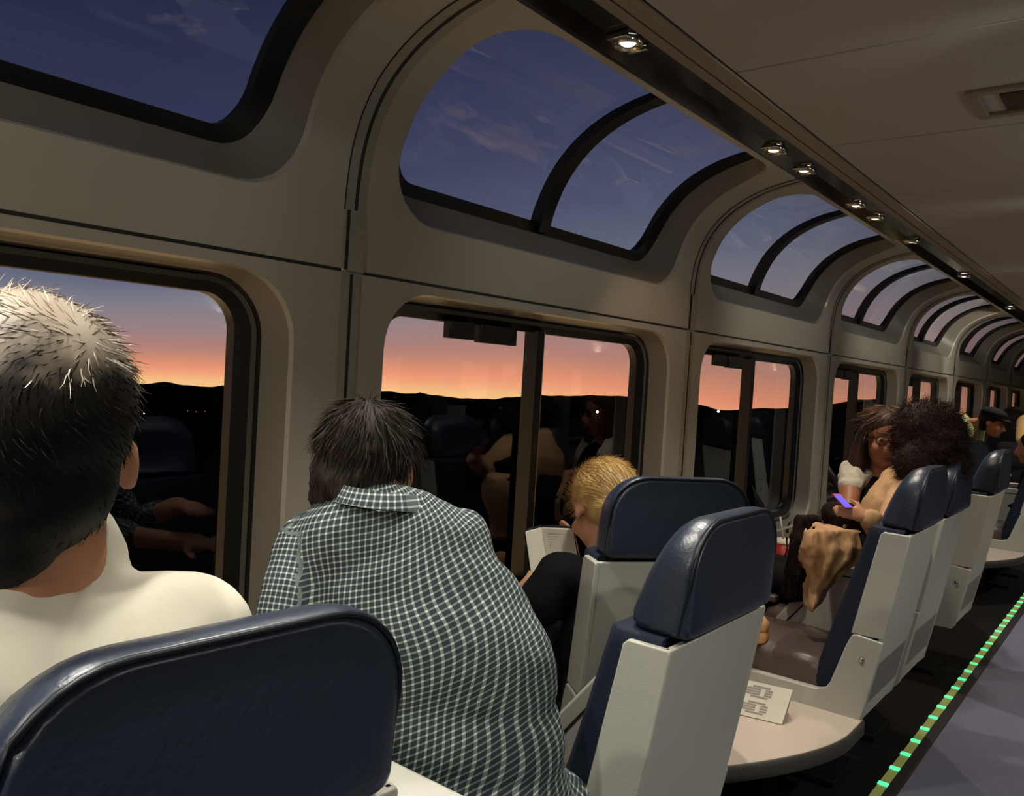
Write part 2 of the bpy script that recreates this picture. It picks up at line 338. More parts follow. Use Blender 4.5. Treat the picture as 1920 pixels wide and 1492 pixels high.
def bay(k, right, wall, wid):
    y0 = Y0+PITCH*(k-1); y1 = y0+PITCH
    R0 = rrect(y0+.15, y0+1.835, .38, 1.413, .17)
    O = outer(R0, y0, y1, -.28, 1.442); strip(wall, O, R0, 0, 0, 3, right)
    R1 = rrect(y0+.155, y0+1.83, .385, 1.408, .17); strip(wall, R0, R1, 0, .012, 1, right)
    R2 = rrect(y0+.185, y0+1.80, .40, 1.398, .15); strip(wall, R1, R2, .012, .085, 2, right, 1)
    U0 = rrect(y0+.15, y0+1.835, 1.605, ST-.030, .17)
    O = outer(U0, y0, y1, 1.446, ST); strip(wall, O, U0, 0, 0, 6, right)
    U1 = rrect(y0+.157, y0+1.828, 1.612, ST-.026, .17); strip(wall, U0, U1, 0, .012, 1, right)
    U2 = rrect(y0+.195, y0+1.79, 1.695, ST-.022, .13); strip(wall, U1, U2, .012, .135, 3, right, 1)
    # lower window
    w = thing('window_%d' % wid, side((-1.41, y0+1, .38), right), kind='structure')
    g = G(); a = rrect(y0+.183, y0+1.802, .398, 1.400, .15); b = rrect(y0+.193, y0+1.792, .408, 1.389, .14); c = rrect(y0+.207, y0+1.778, .42, 1.376, .125); d = rrect(y0+.245, y0+1.742, .45, 1.353, .09)
    strip(g, a, b, .083, .100, 1, right); strip(g, c, d, .096, .116, 1, right); strip(g, d, d, .116, .15, 1, right)
    g.ob('frame', 'frame', w, auto=35)
    g = G(); strip(g, b, c, .094, .096, 1, right); g.ob('frame_bead', 'bead', w)
    def pane(nm, rect, dd, mt, ya, yb):
        g = G(); m_ = 14 if dd[1] else 1; s0_, s1_ = rect
        vs = [WM(y, s0_+(s1_-s0_)*j/m_, dd[0], right) for j in range(m_+1) for y in (ya, yb)]
        g.add(vs, [(2*j, 2*j+1, 2*j+3, 2*j+2) for j in range(m_)]); return g.ob(nm, mt, w)
    pane('pane', (.44, 1.37), (.135, 0), 'glass', y0+.235, y0+1.75)
    g = G(); ym = y0+1.005
    for (aa, bb, d0, d1, mm) in ((ym-.028, ym+.012, .09, .15, 0), (ym+.012, ym+.024, .096, .15, 1)):
        P = [(aa, d0), (bb, d0), (bb, d1), (aa, d1)]
        g.loft([[WM(p[0], .45, p[1], right) for p in P], [WM(p[0], 1.36, p[1], right) for p in P]], mm)
    g.ob('mullion', ['frame', 'mull_edge'], w, smooth=False)
    for (ya, yb, sa, sb, kk) in ((y0+.505, y0+.625, 1.300, 1.357, 0), (y0+.655, y0+.85, 1.295, 1.357, 1)):
        g = G(); P = [(ya, .085), (yb, .085), (yb, .115), (ya, .115)]
        g.loft([[WM(p[0], sa, p[1], right) for p in P], [WM(p[0], sb, p[1], right) for p in P]])
        g.ob('latch', 'frame', w, bevel=.003)
    # upper window
    w = thing('window_%d' % (wid+1), side((-1.41, y0+1, 1.6), right), kind='structure')
    g = G(); b = rrect(y0+.193, y0+1.792, 1.693, ST-.021, .13); d = rrect(y0+.250, y0+1.735, 1.728, ST-.016, .085)
    strip(g, b, d, .132, .146, 3, right); strip(g, d, d, .146, .18, 1, right)
    g.ob('frame', 'frame', w, auto=35)
    pane('pane', (1.70, ST-.002), (.162, 1), 'glass_top', y0+.24, y0+1.745)
    g = G(); ym = y0+.985; P = [(ym-.030, .115), (ym+.030, .115), (ym+.030, .17), (ym-.030, .17)]
    g.loft([[WM(p[0], 1.70+(ST-.012-1.70)*j/24, p[1], right) for p in P] for j in range(25)])
    g.ob('mullion', 'frame', w, auto=35)
NB = 7
for right in (False, True):
    g = G()
    for k in range(0 if not right else 1, NB+(1 if not right else -1)):
        bay(k, right, g, 1+2*k+(40 if right else 0))
    ya = Y0+PITCH*(-2); yb = Y0-PITCH if not right else Y0
    def plain(y0, y1):
        ss = [-.28, 1.446]+[1.446+(ST-1.446)*j/20 for j in range(1, 21)]
        g.add([WM(y, s, 0, right) for s in ss for y in (y0, y1)], [(2*j, 2*j+1, 2*j+3, 2*j+2) for j in range(len(ss)-1)])
    plain(ya, yb); plain(Y0+PITCH*(NB if not right else NB-2), 17.6)
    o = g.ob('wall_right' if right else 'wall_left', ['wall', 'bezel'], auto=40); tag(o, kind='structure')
# battens, seams
tn = 1
for k in range(-1, NB+1):
    y = Y0+PITCH*k
    t = thing('trim_%d' % tn, (-1.41, y, .4), kind='structure'); tn += 1
    def ribbon(g, ya, yb, s0, s1, d0, d1, m=0, n=1):
        P = [(ya, d0), (yb, d0), (yb, d1), (ya, d1)]
        g.loft([[WM(p[0], s0+(s1-s0)*j/n, p[1]) for p in P] for j in range(n+1)], m)
    g = G(); ribbon(g, y-.012, y+.052, -.28, 1.436, -.004, .01); ribbon(g, y+.0, y+.058, 1.442, 1.60, -.007, .01)
    ribbon(g, y-.014, y+.056, 1.60, ST-.002, -.003, .01, n=24); g.ob('batten', 'batten', t, auto=40)
    g = G(); ribbon(g, y+.014, y+.023, -.28, 1.434, -.0055, -.001); ribbon(g, y-.004, y+.001, 1.445, 1.60, -.0075, .0)
    ribbon(g, y+.016, y+.026, 1.602, ST-.002, -.0045, .0, n=24); ribbon(g, y-.016, y-.0135, 1.60, ST-.002, -.003, .0, n=24); g.ob('seam', 'seam', t, smooth=False)
t = thing('trim_%d' % tn, (-1.41, 2, 1.44), kind='structure'); tn += 1
for k in range(-1, NB):
    y = Y0+PITCH*k
    g = G(); ribbon(g, y+.06, y+PITCH-.014, 1.4385, 1.4465, -.0015, .012); g.ob('seam', 'seam', t, smooth=False)

# window-side ledge (heater cover) along the wall
g = G(); g.prism([(-1.412,-.9,.375),(-1.30,-.9,.345),(-1.28,-.9,.33),(-1.28,-.9,.29),(-1.412,-.9,.29)], (0,18.4,0)); 
tag(g.ob('trim_%d' % tn, 'ledge_dark', bevel=.005), kind='structure'); tn += 1
g = G(); g.prism([(-1.408,-.9,.10),(-1.22,-.9,.10),(-1.20,-.9,.085),(-1.20,-.9,.05),(-1.408,-.9,.05)], (0,18.4,0))
tag(g.ob('trim_%d' % tn, 'ledge', bevel=.005), kind='structure'); tn += 1

# ------------------------------------------------------------------ ceiling
g = G(); ys = [-2.6, -.32, .52, 1.355, 2.19, 3.01, 3.87, 4.72, 5.56, 6.4, 7.25, 8.1, 8.94, 9.8, 10.6, 11.5, 12.3, 13.2, 14, 15, 16.3, 17.6]
for a, b in zip(ys[:-1], ys[1:]):
    g.box((-.712, a+.004, 2.08), (1.052, b-.004, 2.10), 0)
g.box((-1.0, -2.6, 2.101), (1.34, 17.6, 2.115), 1)
for sgn in (False, True):
    for (xa, xb, z, mm) in ((-.814,-.778,2.078,2), (-.772,-.719,2.076,2), (-.7785,-.7715,2.086,1), (-.7195,-.7115,2.09,1)):
        a = side((xa, 0, 0), sgn)[0]; b = side((xb, 0, 0), sgn)[0]
        g.box((min(a,b), -2.6, z), (max(a,b), 17.6, 2.10), mm)
tag(g.ob('ceiling', ['ceiling', 'groove', 'ceil_trim'], bevel=.002, smooth=False), kind='structure')
for sgn in (False, True):
    g = G(); P = [(-.955,2.070),(-.945,2.074),(-.90,2.094),(-.825,2.094),(-.815,2.080),(-.81,2.12),(-.955,2.12)]
    g.loft([[side((p[0], -2.6, p[1]), sgn) for p in P], [side((p[0], 17.6, p[1]), sgn) for p in P]])
    tag(g.ob('trim_%d' % tn, 'band', smooth=False), kind='structure'); tn += 1

def lamp(x, y, kind, lab):
    t = thing('downlight', (x, y, 2.09), lab, 'ceiling lamp', 'downlights in the dark ceiling channel')
    n = 20; g = G()
    R = [[(x+r*math.cos(2*math.pi*i/n), y+r*math.sin(2*math.pi*i/n), z) for i in range(n)] for r, z in ((.040,2.093),(.041,2.078),(.034,2.074),(.026,2.088))]
    g.loft(R, cap=False); g.ob('bezel', 'chrome', t)
    g = G(); g.ball((x, y, 2.088), (.022,.022,.012)); g.ob('bulb', kind, t)
    for q in (-1, 1): g = G(); g.box((x-.03, y+q*.052-.006, 2.078), (x+.03, y+q*.052+.006, 2.092)); g.ob('bracket', 'chrome', t, bevel=.002)
labs = ['brightest white downlight, nearest in the black ceiling channel', 'warm downlight over the second tall window, first of its pair', 'warm downlight just past the second arch', 
        'amber downlight, nearer of the pair over the third arch', 'amber downlight, farther of the pair over the third arch', 'small cool downlight between the amber pair and the square far lamps',
        'white far downlight with wide glowing bezel', 'last visible white downlight at the right edge']
for (x, y, k), lb in zip([(-.875,1.87,'bulb'),(-.905,2.98,'bulb_warm'),(-.905,3.31,'bulb_warm'),(-.905,4.02,'bulb_warm'),(-.905,4.35,'bulb_warm'),(-.90,5.08,'bulb_dim'),(-.89,6.6,'bulb'),(-.90,8.9,'bulb')], labs):
    lamp(x, y, k, lb)
# ceiling vent
t = thing('ceiling_vent', (-.02, 2.75, 2.08), 'grey rectangular air vent recessed in the ceiling panels at upper right', 'vent')
g = G()
for a, b in (((-.215,2.63,2.068),(.30,2.66,2.081)), ((-.215,2.86,2.068),(.30,2.89,2.081)), ((-.215,2.66,2.068),(-.185,2.86,2.081)), ((.27,2.66,2.068),(.30,2.86,2.081))): g.box(a, b)
g.ob('frame', 'ceil_trim', t, bevel=.003)
g = G(); g.box((-.135,2.685,2.072),(.24,2.84,2.0805)); g.ob('grille', 'groove', t)

# ------------------------------------------------------------------ floor
g = G(); g.box((-1.41,-2.6,-.34),(1.75,17.6,-.28)); tag(g.ob('floor', 'floor', smooth=False), kind='structure')
g = G(); g.box((-.385,-2.6,-.281),(.735,17.6,-.268)); tag(g.ob('carpet', 'carpet', smooth=False), 'grey lilac aisle carpet runner at lower right', 'carpet')
g = G(); g.box((-.428,-2.6,-.281),(-.385,17.6,-.262)); tag(g.ob('trim_%d' % tn, 'edge', bevel=.004), kind='structure'); tn += 1
t = thing('light_strip', (-.447, 6, -.28), 'aisle floor strip with a row of glowing green lights beside the carpet', 'light strip')
g = G(); g.box((-.464,1.4,-.2805),(-.430,17.6,-.268)); g.ob('track', 'strip', t, smooth=False)
y = 2.636-.1722*4
for i in range(86):
    g = G(); yy = y+.1722*i; g.box((-.466,yy-.013,-.270),(-.428,yy+.013,-.262)); g.ob('light', 'led', t, bevel=.003)
# end wall of the car
g = G(); g.box((-1.41,17.6,-.28),(1.75,17.66,2.1)); tag(g.ob('wall_far', 'wall_low', smooth=False), kind='structure')
g = G(); g.box((-1.41,-2.66,-.28),(1.75,-2.6,2.1)); tag(g.ob('wall_near', 'wall_low', smooth=False), kind='structure')

# ------------------------------------------------------------------ outside
def ridge(az): 
    a = math.degrees(az); h = -1.95+.5*noise.noise(Vector((a*.11, 3.1, 0)))+.34*noise.noise(Vector((a*.31, 8.1, 0)))+.10*noise.noise(Vector((a*1.1, 1.1, 0)))
    h += .55*math.exp(-((a+15)/3.2)**2)
    if a < -45: h -= .12
    u = max(0, min(1, (a+58)/38)); h += .72*u*u*(3-2*u)
    return h
R_ = 900.0; g = G(); n = 900; rows = []
for j, (fr, hh) in enumerate(((1.0, 1), (.985, .55), (.96, .0))):
    rows.append([])
rings = []
for i in range(n):
    az = math.radians(-120+240*i/n); h = ridge(az)
    top = Vector((math.sin(az)*R_, math.cos(az)*R_, 1.2+R_*math.tan(math.radians(h))))
    mid = Vector((math.sin(az)*R_*.93, math.cos(az)*R_*.93, 1.2+R_*.93*math.tan(math.radians(h-.55+.25*noise.noise(Vector((i*.05, 0, 0)))))))
    low = Vector((math.sin(az)*R_*.75, math.cos(az)*R_*.75, -75)); near = Vector((math.sin(az)*30, math.cos(az)*30, -9))
    back = Vector((math.sin(az)*R_*1.1, math.cos(az)*R_*1.1, -60))
    rings.append([back, top, mid, low, near])
g.loft(rings, close=False, cap=False)
o = g.ob('hills', 'land', smooth=True); tag(o, kind='structure')
for (px, py, r, mt, lab) in ((1120,772,.95,'town','bright white town light below the ridge in the second window'), (1347,771,.9,'town','white town light low in the third window'),
        (270,775,.45,'town','faint pale light in the dark valley near the grey haired head'), (352,770,.4,'town_o','leftmost orange light of the valley row in the nearest window'), (368,772,.4,'town_o','middle orange light of the valley row in the nearest window'), (384,771,.4,'town_o','rightmost orange light of the valley row in the nearest window'),(938,765,.25,'town_o','tiny orange light left of the second window post')):
    g = G(); p = at(px, py, 560); g.ball(p, r*.95, nu=10, nv=6); o = g.ob('town_light', mt, origin=tuple(p)); tag(o, lab, 'light')

# ------------------------------------------------------------------ seats (local frame: facing -X, back corner of shell top at x=0)
SW = .226
def arch(hw, z0, z1, r, rb=.02, n=8):   # outline in (y,z)
    pts = []
    for cx, cz, rr, a0 in ((hw-r, z1-r, r, 0), (-hw+r, z1-r, r, 90), (-hw+rb, z0+rb, rb, 180), (hw-rb, z0+rb, rb, 270)):
        for i in range(n+1):
            a = math.radians(a0+90*i/n); pts.append((cx+rr*math.cos(a), cz+rr*math.sin(a)))
    return pts
def rec(z): return .30*(z-.72) if z > .72 else (.16*(z-.72))
def make_seat(label, arms=True):
    t = thing('lounge_seat', (0, 0, FZ), label, 'seat', 'lounge seats facing the windows')
    # headrest
    def ring(x, ins, z0=.735, z1=.952, r=.10, sh=.30):
        return [(x+sh*(z-.72)*(1 if z > 0 else 0), y, z) for y, z in arch(.203-ins, z0+ins*.4, z1-ins, r)]
    g = G()
    rr = [ring(-.118, .085, r=.045, sh=.36), ring(-.128, .060, sh=.36), ring(-.126, .035, sh=.35), ring(-.112, .016, sh=.33), ring(-.09, .004, sh=.3), ring(-.06, 0, sh=.25), ring(-.02, 0, sh=.18), ring(.008, .002, sh=.08), ring(.012, .009, sh=.06), ring(.015, .007, sh=.05), ring(.020, .014, sh=.03), ring(.025, .03, sh=.0), ring(.028, .06, sh=.0), ring(.029, .085, r=.045, sh=.0)]
    g.loft(rr); h = g.ob('headrest', 'navy', t)
    g = G(); lp = ring(.0115, .0035, sh=.06); k = [i for i, p in enumerate(lp) if p[2] > .735]; pts = [Vector(lp[i]) for i in range(0, 18)]; pts = [Vector((pts[0].x-.02, pts[0].y, .74))]+pts+[Vector((pts[-1].x-.02, pts[-1].y, .74))]
    g.tube(pts, .0035, 6); g.ob('piping', 'piping', h)
    # backrest body
    g = G(); rings = []
    for z, xf, xb, w in ((.735,-.137,-.022,.208),(.73,-.142,-.024,.213),(.70,-.150,-.026,.214),(.50,-.205,-.058,.214),(.345,-.250,-.085,.214),(.25,-.275,-.102,.214),(.15,-.300,-.122,.214),(.125,-.300,-.135,.210)):
        c = .022; rings.append([(xf+c, -w, z), (xf, -w+c, z), (xf, w-c, z), (xf+c, w, z), (xb, w, z), (xb, -w, z)])
    g.loft(rings); g.ob('backrest', 'navy_side', t, auto=50)
    # shell
    P = [(-.098,.712),(-.088,.722),(-.004,.722),(0,.716),(-.030,.53),(-.062,.345),(-.172,.345),(-.135,.53)]
    th = .016; g = G()
    for sg in (-1, 1):
        y = sg*SW; g.prism([(p[0], y, p[1]) for p in P], (0, -sg*th, 0))
    zz = [.722,.60,.345,.20,.10,.04]; X = lambda z: -.165*(.722-z) if z > .345 else -.062-.19*(.345-z)
    rings = []
    for z in zz:
        x = X(z); w = SW-.0025
        rings.append([(x, -w, z), (x, w, z), (x-th, w, z), (x-th, -w, z)])
    g.loft(rings[::-1]); g.ob('shell', 'shell', t, bevel=.006, seg=3, smooth=True)
    g = G(); g.loft([[(X(z)+.0015, -.20, z), (X(z)+.0015, .20, z), (X(z)-.004, .20, z), (X(z)-.004, -.20, z)] for z in (.10,.17,.25)]); g.ob('recess_panel', 'shell_in', t, bevel=.002)
    # base frame: an L-shaped side plate on each side
    for sg in (-1, 1):
        Q = [(-.168,.340),(-.150,.346),(-.062,.335),(-.12,.035),(-.135,.015),(-.66,.015),(-.68,.035),(-.68,.105),(-.67,.115),(-.285,.115),(-.25,.124),(-.232,.150),(-.185,.30)]
        g = G(); g.prism([(p[0], sg*(SW+.004), p[1]) for p in Q], (0, -sg*.035, 0)); f = g.ob('base_frame', 'shell', t, bevel=.005, seg=3)
        g = G(); g.tube([(-.128, sg*(SW+.002), .262), (-.128, sg*(SW+.016), .262)], [.010,.007], 12); g.ob('latch_knob', 'chrome', f)
    # cushion
    g = G(); rings = []
    for x, z0, z1, w in ((-.27,.12,.20,.196),(-.29,.115,.218,.200),(-.45,.112,.226,.202),(-.455,.112,.219,.202),(-.46,.112,.226,.202),(-.66,.112,.222,.202),(-.70,.114,.205,.200),(-.715,.13,.17,.20)):
        rings.append([(x, -w, z0), (x, -w-.004, (z0+z1)/2), (x, -w+.006, z1-.014), (x, -w+.03, z1), (x, 0, z1+.008), (x, w-.03, z1), (x, w-.006, z1-.014), (x, w+.004, (z0+z1)/2), (x, w, z0)])
    g.loft(rings); g.ob('seat_cushion', 'cushion', t, auto=60)
    if arms:
        g = G(); A = [(-.15,.497),(-.385,.490),(-.54,.30),(-.64,.16),(-.64,.10),(-.15,.10)]
        g.prism([(p[0], SW-.028, p[1]) for p in A], (0, .075, 0)); a = g.ob('armrest', 'shell', t, bevel=.008, seg=3)
        g = G(); A = [(-.18,.455),(-.365,.450),(-.59,.165)]; g.tube([(p[0], SW-.0285, p[1]) for p in A], .0035, 6); g.ob('seam', 'seam', a)
    g = G(); g.box((-.50,-.13,-.28),(-.22,.13,-.25)); g.tube([(-.36,0,-.25),(-.36,0,.10)], .06, 16); g.box((-.55,-.2,.06),(-.16,.2,.10)); g.ob('pedestal', 'black', t, bevel=.006)
    return t
def kids(o): return [c for c in COL.objects if c.parent == o]
def copy_tree(o, parent=None):
    c = o.copy(); COL.objects.link(c); c.parent = parent
    for ch in kids(o): copy_tree(ch, c)
    return c
seatdefs = [(-.375,.435,-3,'nearest navy seat at bottom left, behind the man in the white T-shirt'),
    (-.368,1.552,0,'empty navy and grey lounge seat right of the man in the checked shirt'),
    (-.70,1.99,-38,'navy lounge seat turned towards the window, holding the blonde reader'),
    (-.36,3.29,0,'navy lounge seat beside the beige table, in front of the curly haired passenger'),
    (-.36,3.84,0,'navy lounge seat joined to the far side of the curly haired passenger seat'),
    (-.36,4.98,0,'navy lounge seat with tall pale side wing, third headrest of the far row'),
    (-.72,5.90,-52,'blue topped seat turned with its back to the camera, beyond the third far headrest'),
    (-.36,7.70,0,'navy seat at the right picture edge above the far white table'),
    (-.36,8.25,0,'seat just beyond the one at the right picture edge'),
    (-.95,10.4,-75,'pale rimmed far seat turned away, under the capped passenger')]
proto = None
seats = []
for i, (x, y, a, lb) in enumerate(seatdefs):
    if i == 0: s = proto = make_seat(lb)
    else: s = copy_tree(proto); s['label'] = lb
    s.location = W((x, y, FZ)); s.rotation_euler = (0, 0, math.radians(a)); seats.append(s)
for i, (y, lb) in enumerate(((1.2,'seat across the aisle seen only as a reflection in the first windows'),(3.4,'seat across the aisle reflected in the second window'),(4.3,'seat across the aisle reflected in the third window'),(6.0,'seat across the aisle reflected in the far windows'))):
    s = copy_tree(proto); s['label'] = lb; s.location = W((.98, y, FZ)); s.rotation_euler = (0, 0, math.radians(180)); seats.append(s)

# ------------------------------------------------------------------ tables
def table(y0, y1, lab, z=.045):
    t = thing('table', (-.9, (y0+y1)/2, FZ), lab, 'table')
    w = (y1-y0); yc = (y0+y1)/2; pts = []
    for i in range(25):
        u = -1+2*i/24; x = -.475-.30*(1-abs(u)**1.0)*0 - (.0 if u > .55 else .22*((.55-u)/1.55)**1.7)
        pts.append((x, yc+u*w/2))
    pts = pts+[(-1.18, y1), (-1.18, y0)]
    g = G(); g.prism([(p[0], p[1], z-.045) for p in pts][::-1], (0,0,.045), 0); o = g.ob('tabletop', 'table', t, bevel=.003)
    edge = [(p[0]+.004, p[1], z-.004) for p in pts[:25]]
    g = G(); g.loft([[(p[0], p[1], z-.003) , (p[0]+.006, p[1], z-.006), (p[0]+.006, p[1], z-.055), (p[0]-.03, p[1], z-.062)] for p in pts[:25]], close=False, cap=False); g.ob('edging', 'table_edge', t)
    g = G(); g.box((-.86,yc+w*.10,FZ),(-.72,yc+w*.36,z-.046)); g.box((-1.15,y0+.1,FZ),(-.80,y1-.1,z-.046)); g.ob('pedestal', 'black', t, bevel=.01)
    return t
table(2.02+.35, 3.085, 'low beige table with rounded dark edge between the seats, holding a folded card')
table(6.75, 7.50, 'far low white table with rounded edge at the right picture edge')
# folded card on the table
t = thing('card', (-.66, 2.68, .046), 'folded white printed card standing on the beige table', 'card')
c0 = Vector((-.55, 2.62, .047)); 
a_ = at(1466,1357,2.50); 
def plane_z(px, py, z):
    d = (at(px, py, 1)-CP); k = (z-CP.z)/d.z; return CP+d*k
b1 = plane_z(1466,1358,.0475); b2 = plane_z(1395,1341,.0475); u = (b2-b1).normalized()
bk = Vector((u.y, -u.x, 0)); 
if bk.dot(FW) < 0: bk = -bk
Hh = .105; top1 = b1+bk*.06+Vector((0,0,Hh))+u*-.02; top2 = b1+u*.30+bk*.06+Vector((0,0,Hh)); bb = b1+u*.30; q1 = b1+bk*.13; q2 = bb+bk*.13
g = G(); g.add([b1, bb, top2, top1, q1, q2], [(0,1,2,3), (3,2,5,4)]); o = g.ob('paper', 'paper', t, smooth=False)
sm = o.modifiers.new('t', 'SOLIDIFY'); sm.thickness = .001
g = G(); nrm = (bb-b1).cross(top1-b1).normalized(); 
if nrm.dot(CP-b1) < 0: nrm = -nrm
for (r0, r1, n_) in ((.10,.46,4), (.56,.92,4)):
    for j in range(5):
        v = r1-(j+.5)*(r1-r0)/5
        for (ua, ub) in ((.06,.085),(.10,.20),(.225,.245)) if j in (1,2,3) else ((.07,.13),(.15,.19)):
            P = [b1.lerp(top1, v-.028)+u*ua, b1.lerp(top1, v-.028)+u*ub, b1.lerp(top1, v+.028)+u*ub, b1.lerp(top1, v+.028)+u*ua]
            g.add([p+nrm*.0012 for p in P], [(0,1,2,3)])
g.ob('printing', 'ink', t, smooth=False)

# ------------------------------------------------------------------ organic bodies by voxel union
def vox(g, size, smooth=2):
    me = bpy.data.meshes.new('tmp'); me.from_pydata(g.v, [], g.f); o = bpy.data.objects.new('tmp', me); COL.objects.link(o)
    r = o.modifiers.new('r', 'REMESH'); r.mode = 'VOXEL'; r.voxel_size = size; r.use_smooth_shade = True
    if smooth: s = o.modifiers.new('s', 'SMOOTH'); s.iterations = smooth; s.factor = .5
    dg = bpy.context.evaluated_depsgraph_get(); ev = o.evaluated_get(dg); m2 = ev.to_mesh()
    v = [tuple(p.co) for p in m2.vertices]; f = [tuple(p.vertices) for p in m2.polygons]
    ev.to_mesh_clear(); bpy.data.objects.remove(o); bpy.data.meshes.remove(me); return v, f
def cap(g, a, b, ra, rb, n=14):        # tapered capsule
    a = Vector(a); b = Vector(b); d = b-a; Ld = d.length; d = d.normalized()
    u = d.cross(Vector((0,0,1)) if abs(d.z) < .9 else Vector((1,0,0))).normalized(); w = d.cross(u); rings = []
    for i in range(7):
        t = math.pi/2*(i/6); rings.append((a-d*ra*math.cos(t), max(ra*math.sin(t), 1e-4)))
    for i in range(7):
        t = math.pi/2*(i/6); rings.append((b+d*rb*math.sin(t), max(rb*math.cos(t), 1e-4)))
    g.loft([[c+(u*math.cos(2*math.pi*k/n)+w*math.sin(2*math.pi*k/n))*r for k in range(n)] for c, r in rings])
def chain(g, pts, rs):
    for i in range(len(pts)-1): cap(g, pts[i], pts[i+1], rs[i], rs[i+1])
def basis(fwd, up):
    fwd = Vector(fwd).normalized(); rt = fwd.cross(Vector(up)).normalized(); upv = rt.cross(fwd).normalized()
    return rt, fwd, upv
def head(g, c, fwd, up, s=1.0, ears=True):
    """skull, jaw, nose and ears round c (centre of the skull); s = head scale"""
    rt, fw, uv = basis(fwd, up); Rm = Matrix((rt, fw, uv)).transposed(); c = Vector(c)
    P = lambda x, y, z: c+(rt*x+fw*y+uv*z)*s
    g.ball(P(0,-.012,.018), (.082*s,.100*s,.092*s), rot=Rm, nu=24, nv=16)
    g.ball(P(0,.026,-.04), (.066*s,.070*s,.085*s), rot=Rm, nu=20, nv=14)
    g.ball(P(0,.048,-.098), (.036*s,.036*s,.026*s), rot=Rm)
    cap(g, P(0,.090,-.005), P(0,.110,-.042), .009*s, .015*s)
    for q in (-1, 1):
        g.ball(P(q*.012,.098,-.046), .010*s)
        g.ball(P(q*.045,.066,-.045), (.022*s,.02*s,.024*s), rot=Rm)
        if ears: g.ball(P(q*.084,-.010,-.024), (.007*s,.016*s,.027*s), rot=Rm)
    return P, Rm
def strands(g, roots, L_, w, curl=.0, m=0, seg=4, grav=.0):
    for p, d in roots:
        p = Vector(p); d = Vector(d).normalized(); sd = d.cross(Vector((random.uniform(-1,1), random.uniform(-1,1), random.uniform(-1,1)))).normalized()
        LL = L_*random.uniform(.6, 1.15); vs = []; q = p.copy()
        for i in range(seg+1):
            ww = w*(1-i/seg*.85); vs += [q-sd*ww, q+sd*ww]
            d = (d+Vector((random.gauss(0, curl), random.gauss(0, curl), random.gauss(0, curl)-grav))).normalized(); q = q+d*(LL/seg)
        g.add(vs, [(2*i, 2*i+1, 2*i+3, 2*i+2) for i in range(seg)], m)
def hand(g, wrist, pdir, nrm, s=1.0, curl=.5, thumb=1):
    """palm plus five curled fingers; pdir = direction of the fingers, nrm = back of the hand"""
    pd = Vector(pdir).normalized(); nv = Vector(nrm); nv = (nv-pd*nv.dot(pd)).normalized(); sd = pd.cross(nv)*thumb; w = Vector(wrist)
    cap(g, w, w+pd*.03*s, .024*s, .026*s)
    for k in (-1.2,-.4,.4,1.2): cap(g, w+pd*.02*s+sd*k*.010*s, w+pd*.085*s+sd*k*.019*s, .014*s, .011*s)
    for k, ln in ((-1.2,.060),(-.4,.074),(.4,.078),(1.2,.070)):
        p = w+pd*.088*s+sd*k*.019*s; d = pd.copy(); r = .0095*s
        for j in range(3):
            d = (d-nv*curl*(.6+.3*j)).normalized(); q = p+d*ln*s*(.45,.32,.27)[j]; cap(g, p, q, r, r*.9, 10); p = q; r *= .9
    p = w+pd*.03*s+sd*.022*s; q = p+(pd*.7+sd*.8-nv*.25).normalized()*.045*s; cap(g, p, q, .013*s, .011*s); cap(g, q, q+(pd*.9+sd*.25-nv*.4).normalized()*.034*s, .0105*s, .009*s)
def obv(name, g, size, mt, parent, smooth=2, disp=None):
    v, f = vox(g, size, smooth)
    if disp: v = disp(v)
    return link(name, v, f, mt, parent, smooth=True)
def wrinkle(amp, sc):
    def fn(v):
        out = []
        for p in v:
            q = Vector(p); n = noise.noise_vector(q*sc)*amp + noise.noise_vector(q*sc*2.7)*amp*.35; out.append(tuple(q+n))
        return out
    return fn

# ---- person 1: grey haired man in the white T-shirt (back to the camera)
lean = Vector((-.35,.30,0)).normalized()
p1 = thing('person', (-.62,.36,.2), 'man with silver-topped dark hair in a white T-shirt, seen from behind at the left edge', 'person')
hc = at(30,815,.82); g = G(); P, Rm = head(g, hc, (-.97,.42,-.08), (.05,0,1), 1.25)
nk = at(40,1060,.82); cap(g, P(0,-.02,-.06), nk, .078, .085); cap(g, nk, nk+Vector((-.02,.0,-.12)), .085, .10)
tor = nk+Vector((-.02,0,-.26)); g.ball(tor, (.13,.23,.24), nu=24, nv=14); g.ball(tor+Vector((-.02,0,-.28)), (.14,.19,.2))
rsh = at(335,1195,.86); lsh = nk*2-rsh; lsh.z = rsh.z
hip = Vector((-.58,.40,.28))
for s_, sh in ((1, rsh), (-1, lsh)):
    chain(g, [tor.lerp(sh,.4)+Vector((0,0,.07)), sh+Vector((0,0,-.03)), sh+Vector((-.12,.05*s_,-.26)), sh+Vector((-.34,-.04*s_,-.30))], [.06,.046,.044,.034])
    chain(g, [hip+Vector((0,.09*s_,0)), hip+Vector((-.45,.1*s_,0.02)), hip+Vector((-.46,.1*s_,-.42))], [.09,.066,.045])
    hand(g, sh+Vector((-.34,-.04*s_,-.30)), (-1,-.3*s_,-.1), (0,0,1), 1.1, .35, s_)
obv('body', g, .010, 'skin', p1)
g = G(); cap(g, nk+Vector((0,0,-.05)), nk+Vector((-.01,0,-.13)), .095, .13); cap(g, nk+Vector((-.02,0,-.012)), nk+Vector((-.01,0,-.10)), .102, .13); g.ball(tor, (.145,.245,.25), nu=24, nv=14); g.ball(tor+Vector((-.02,0,-.26)), (.15,.20,.2))
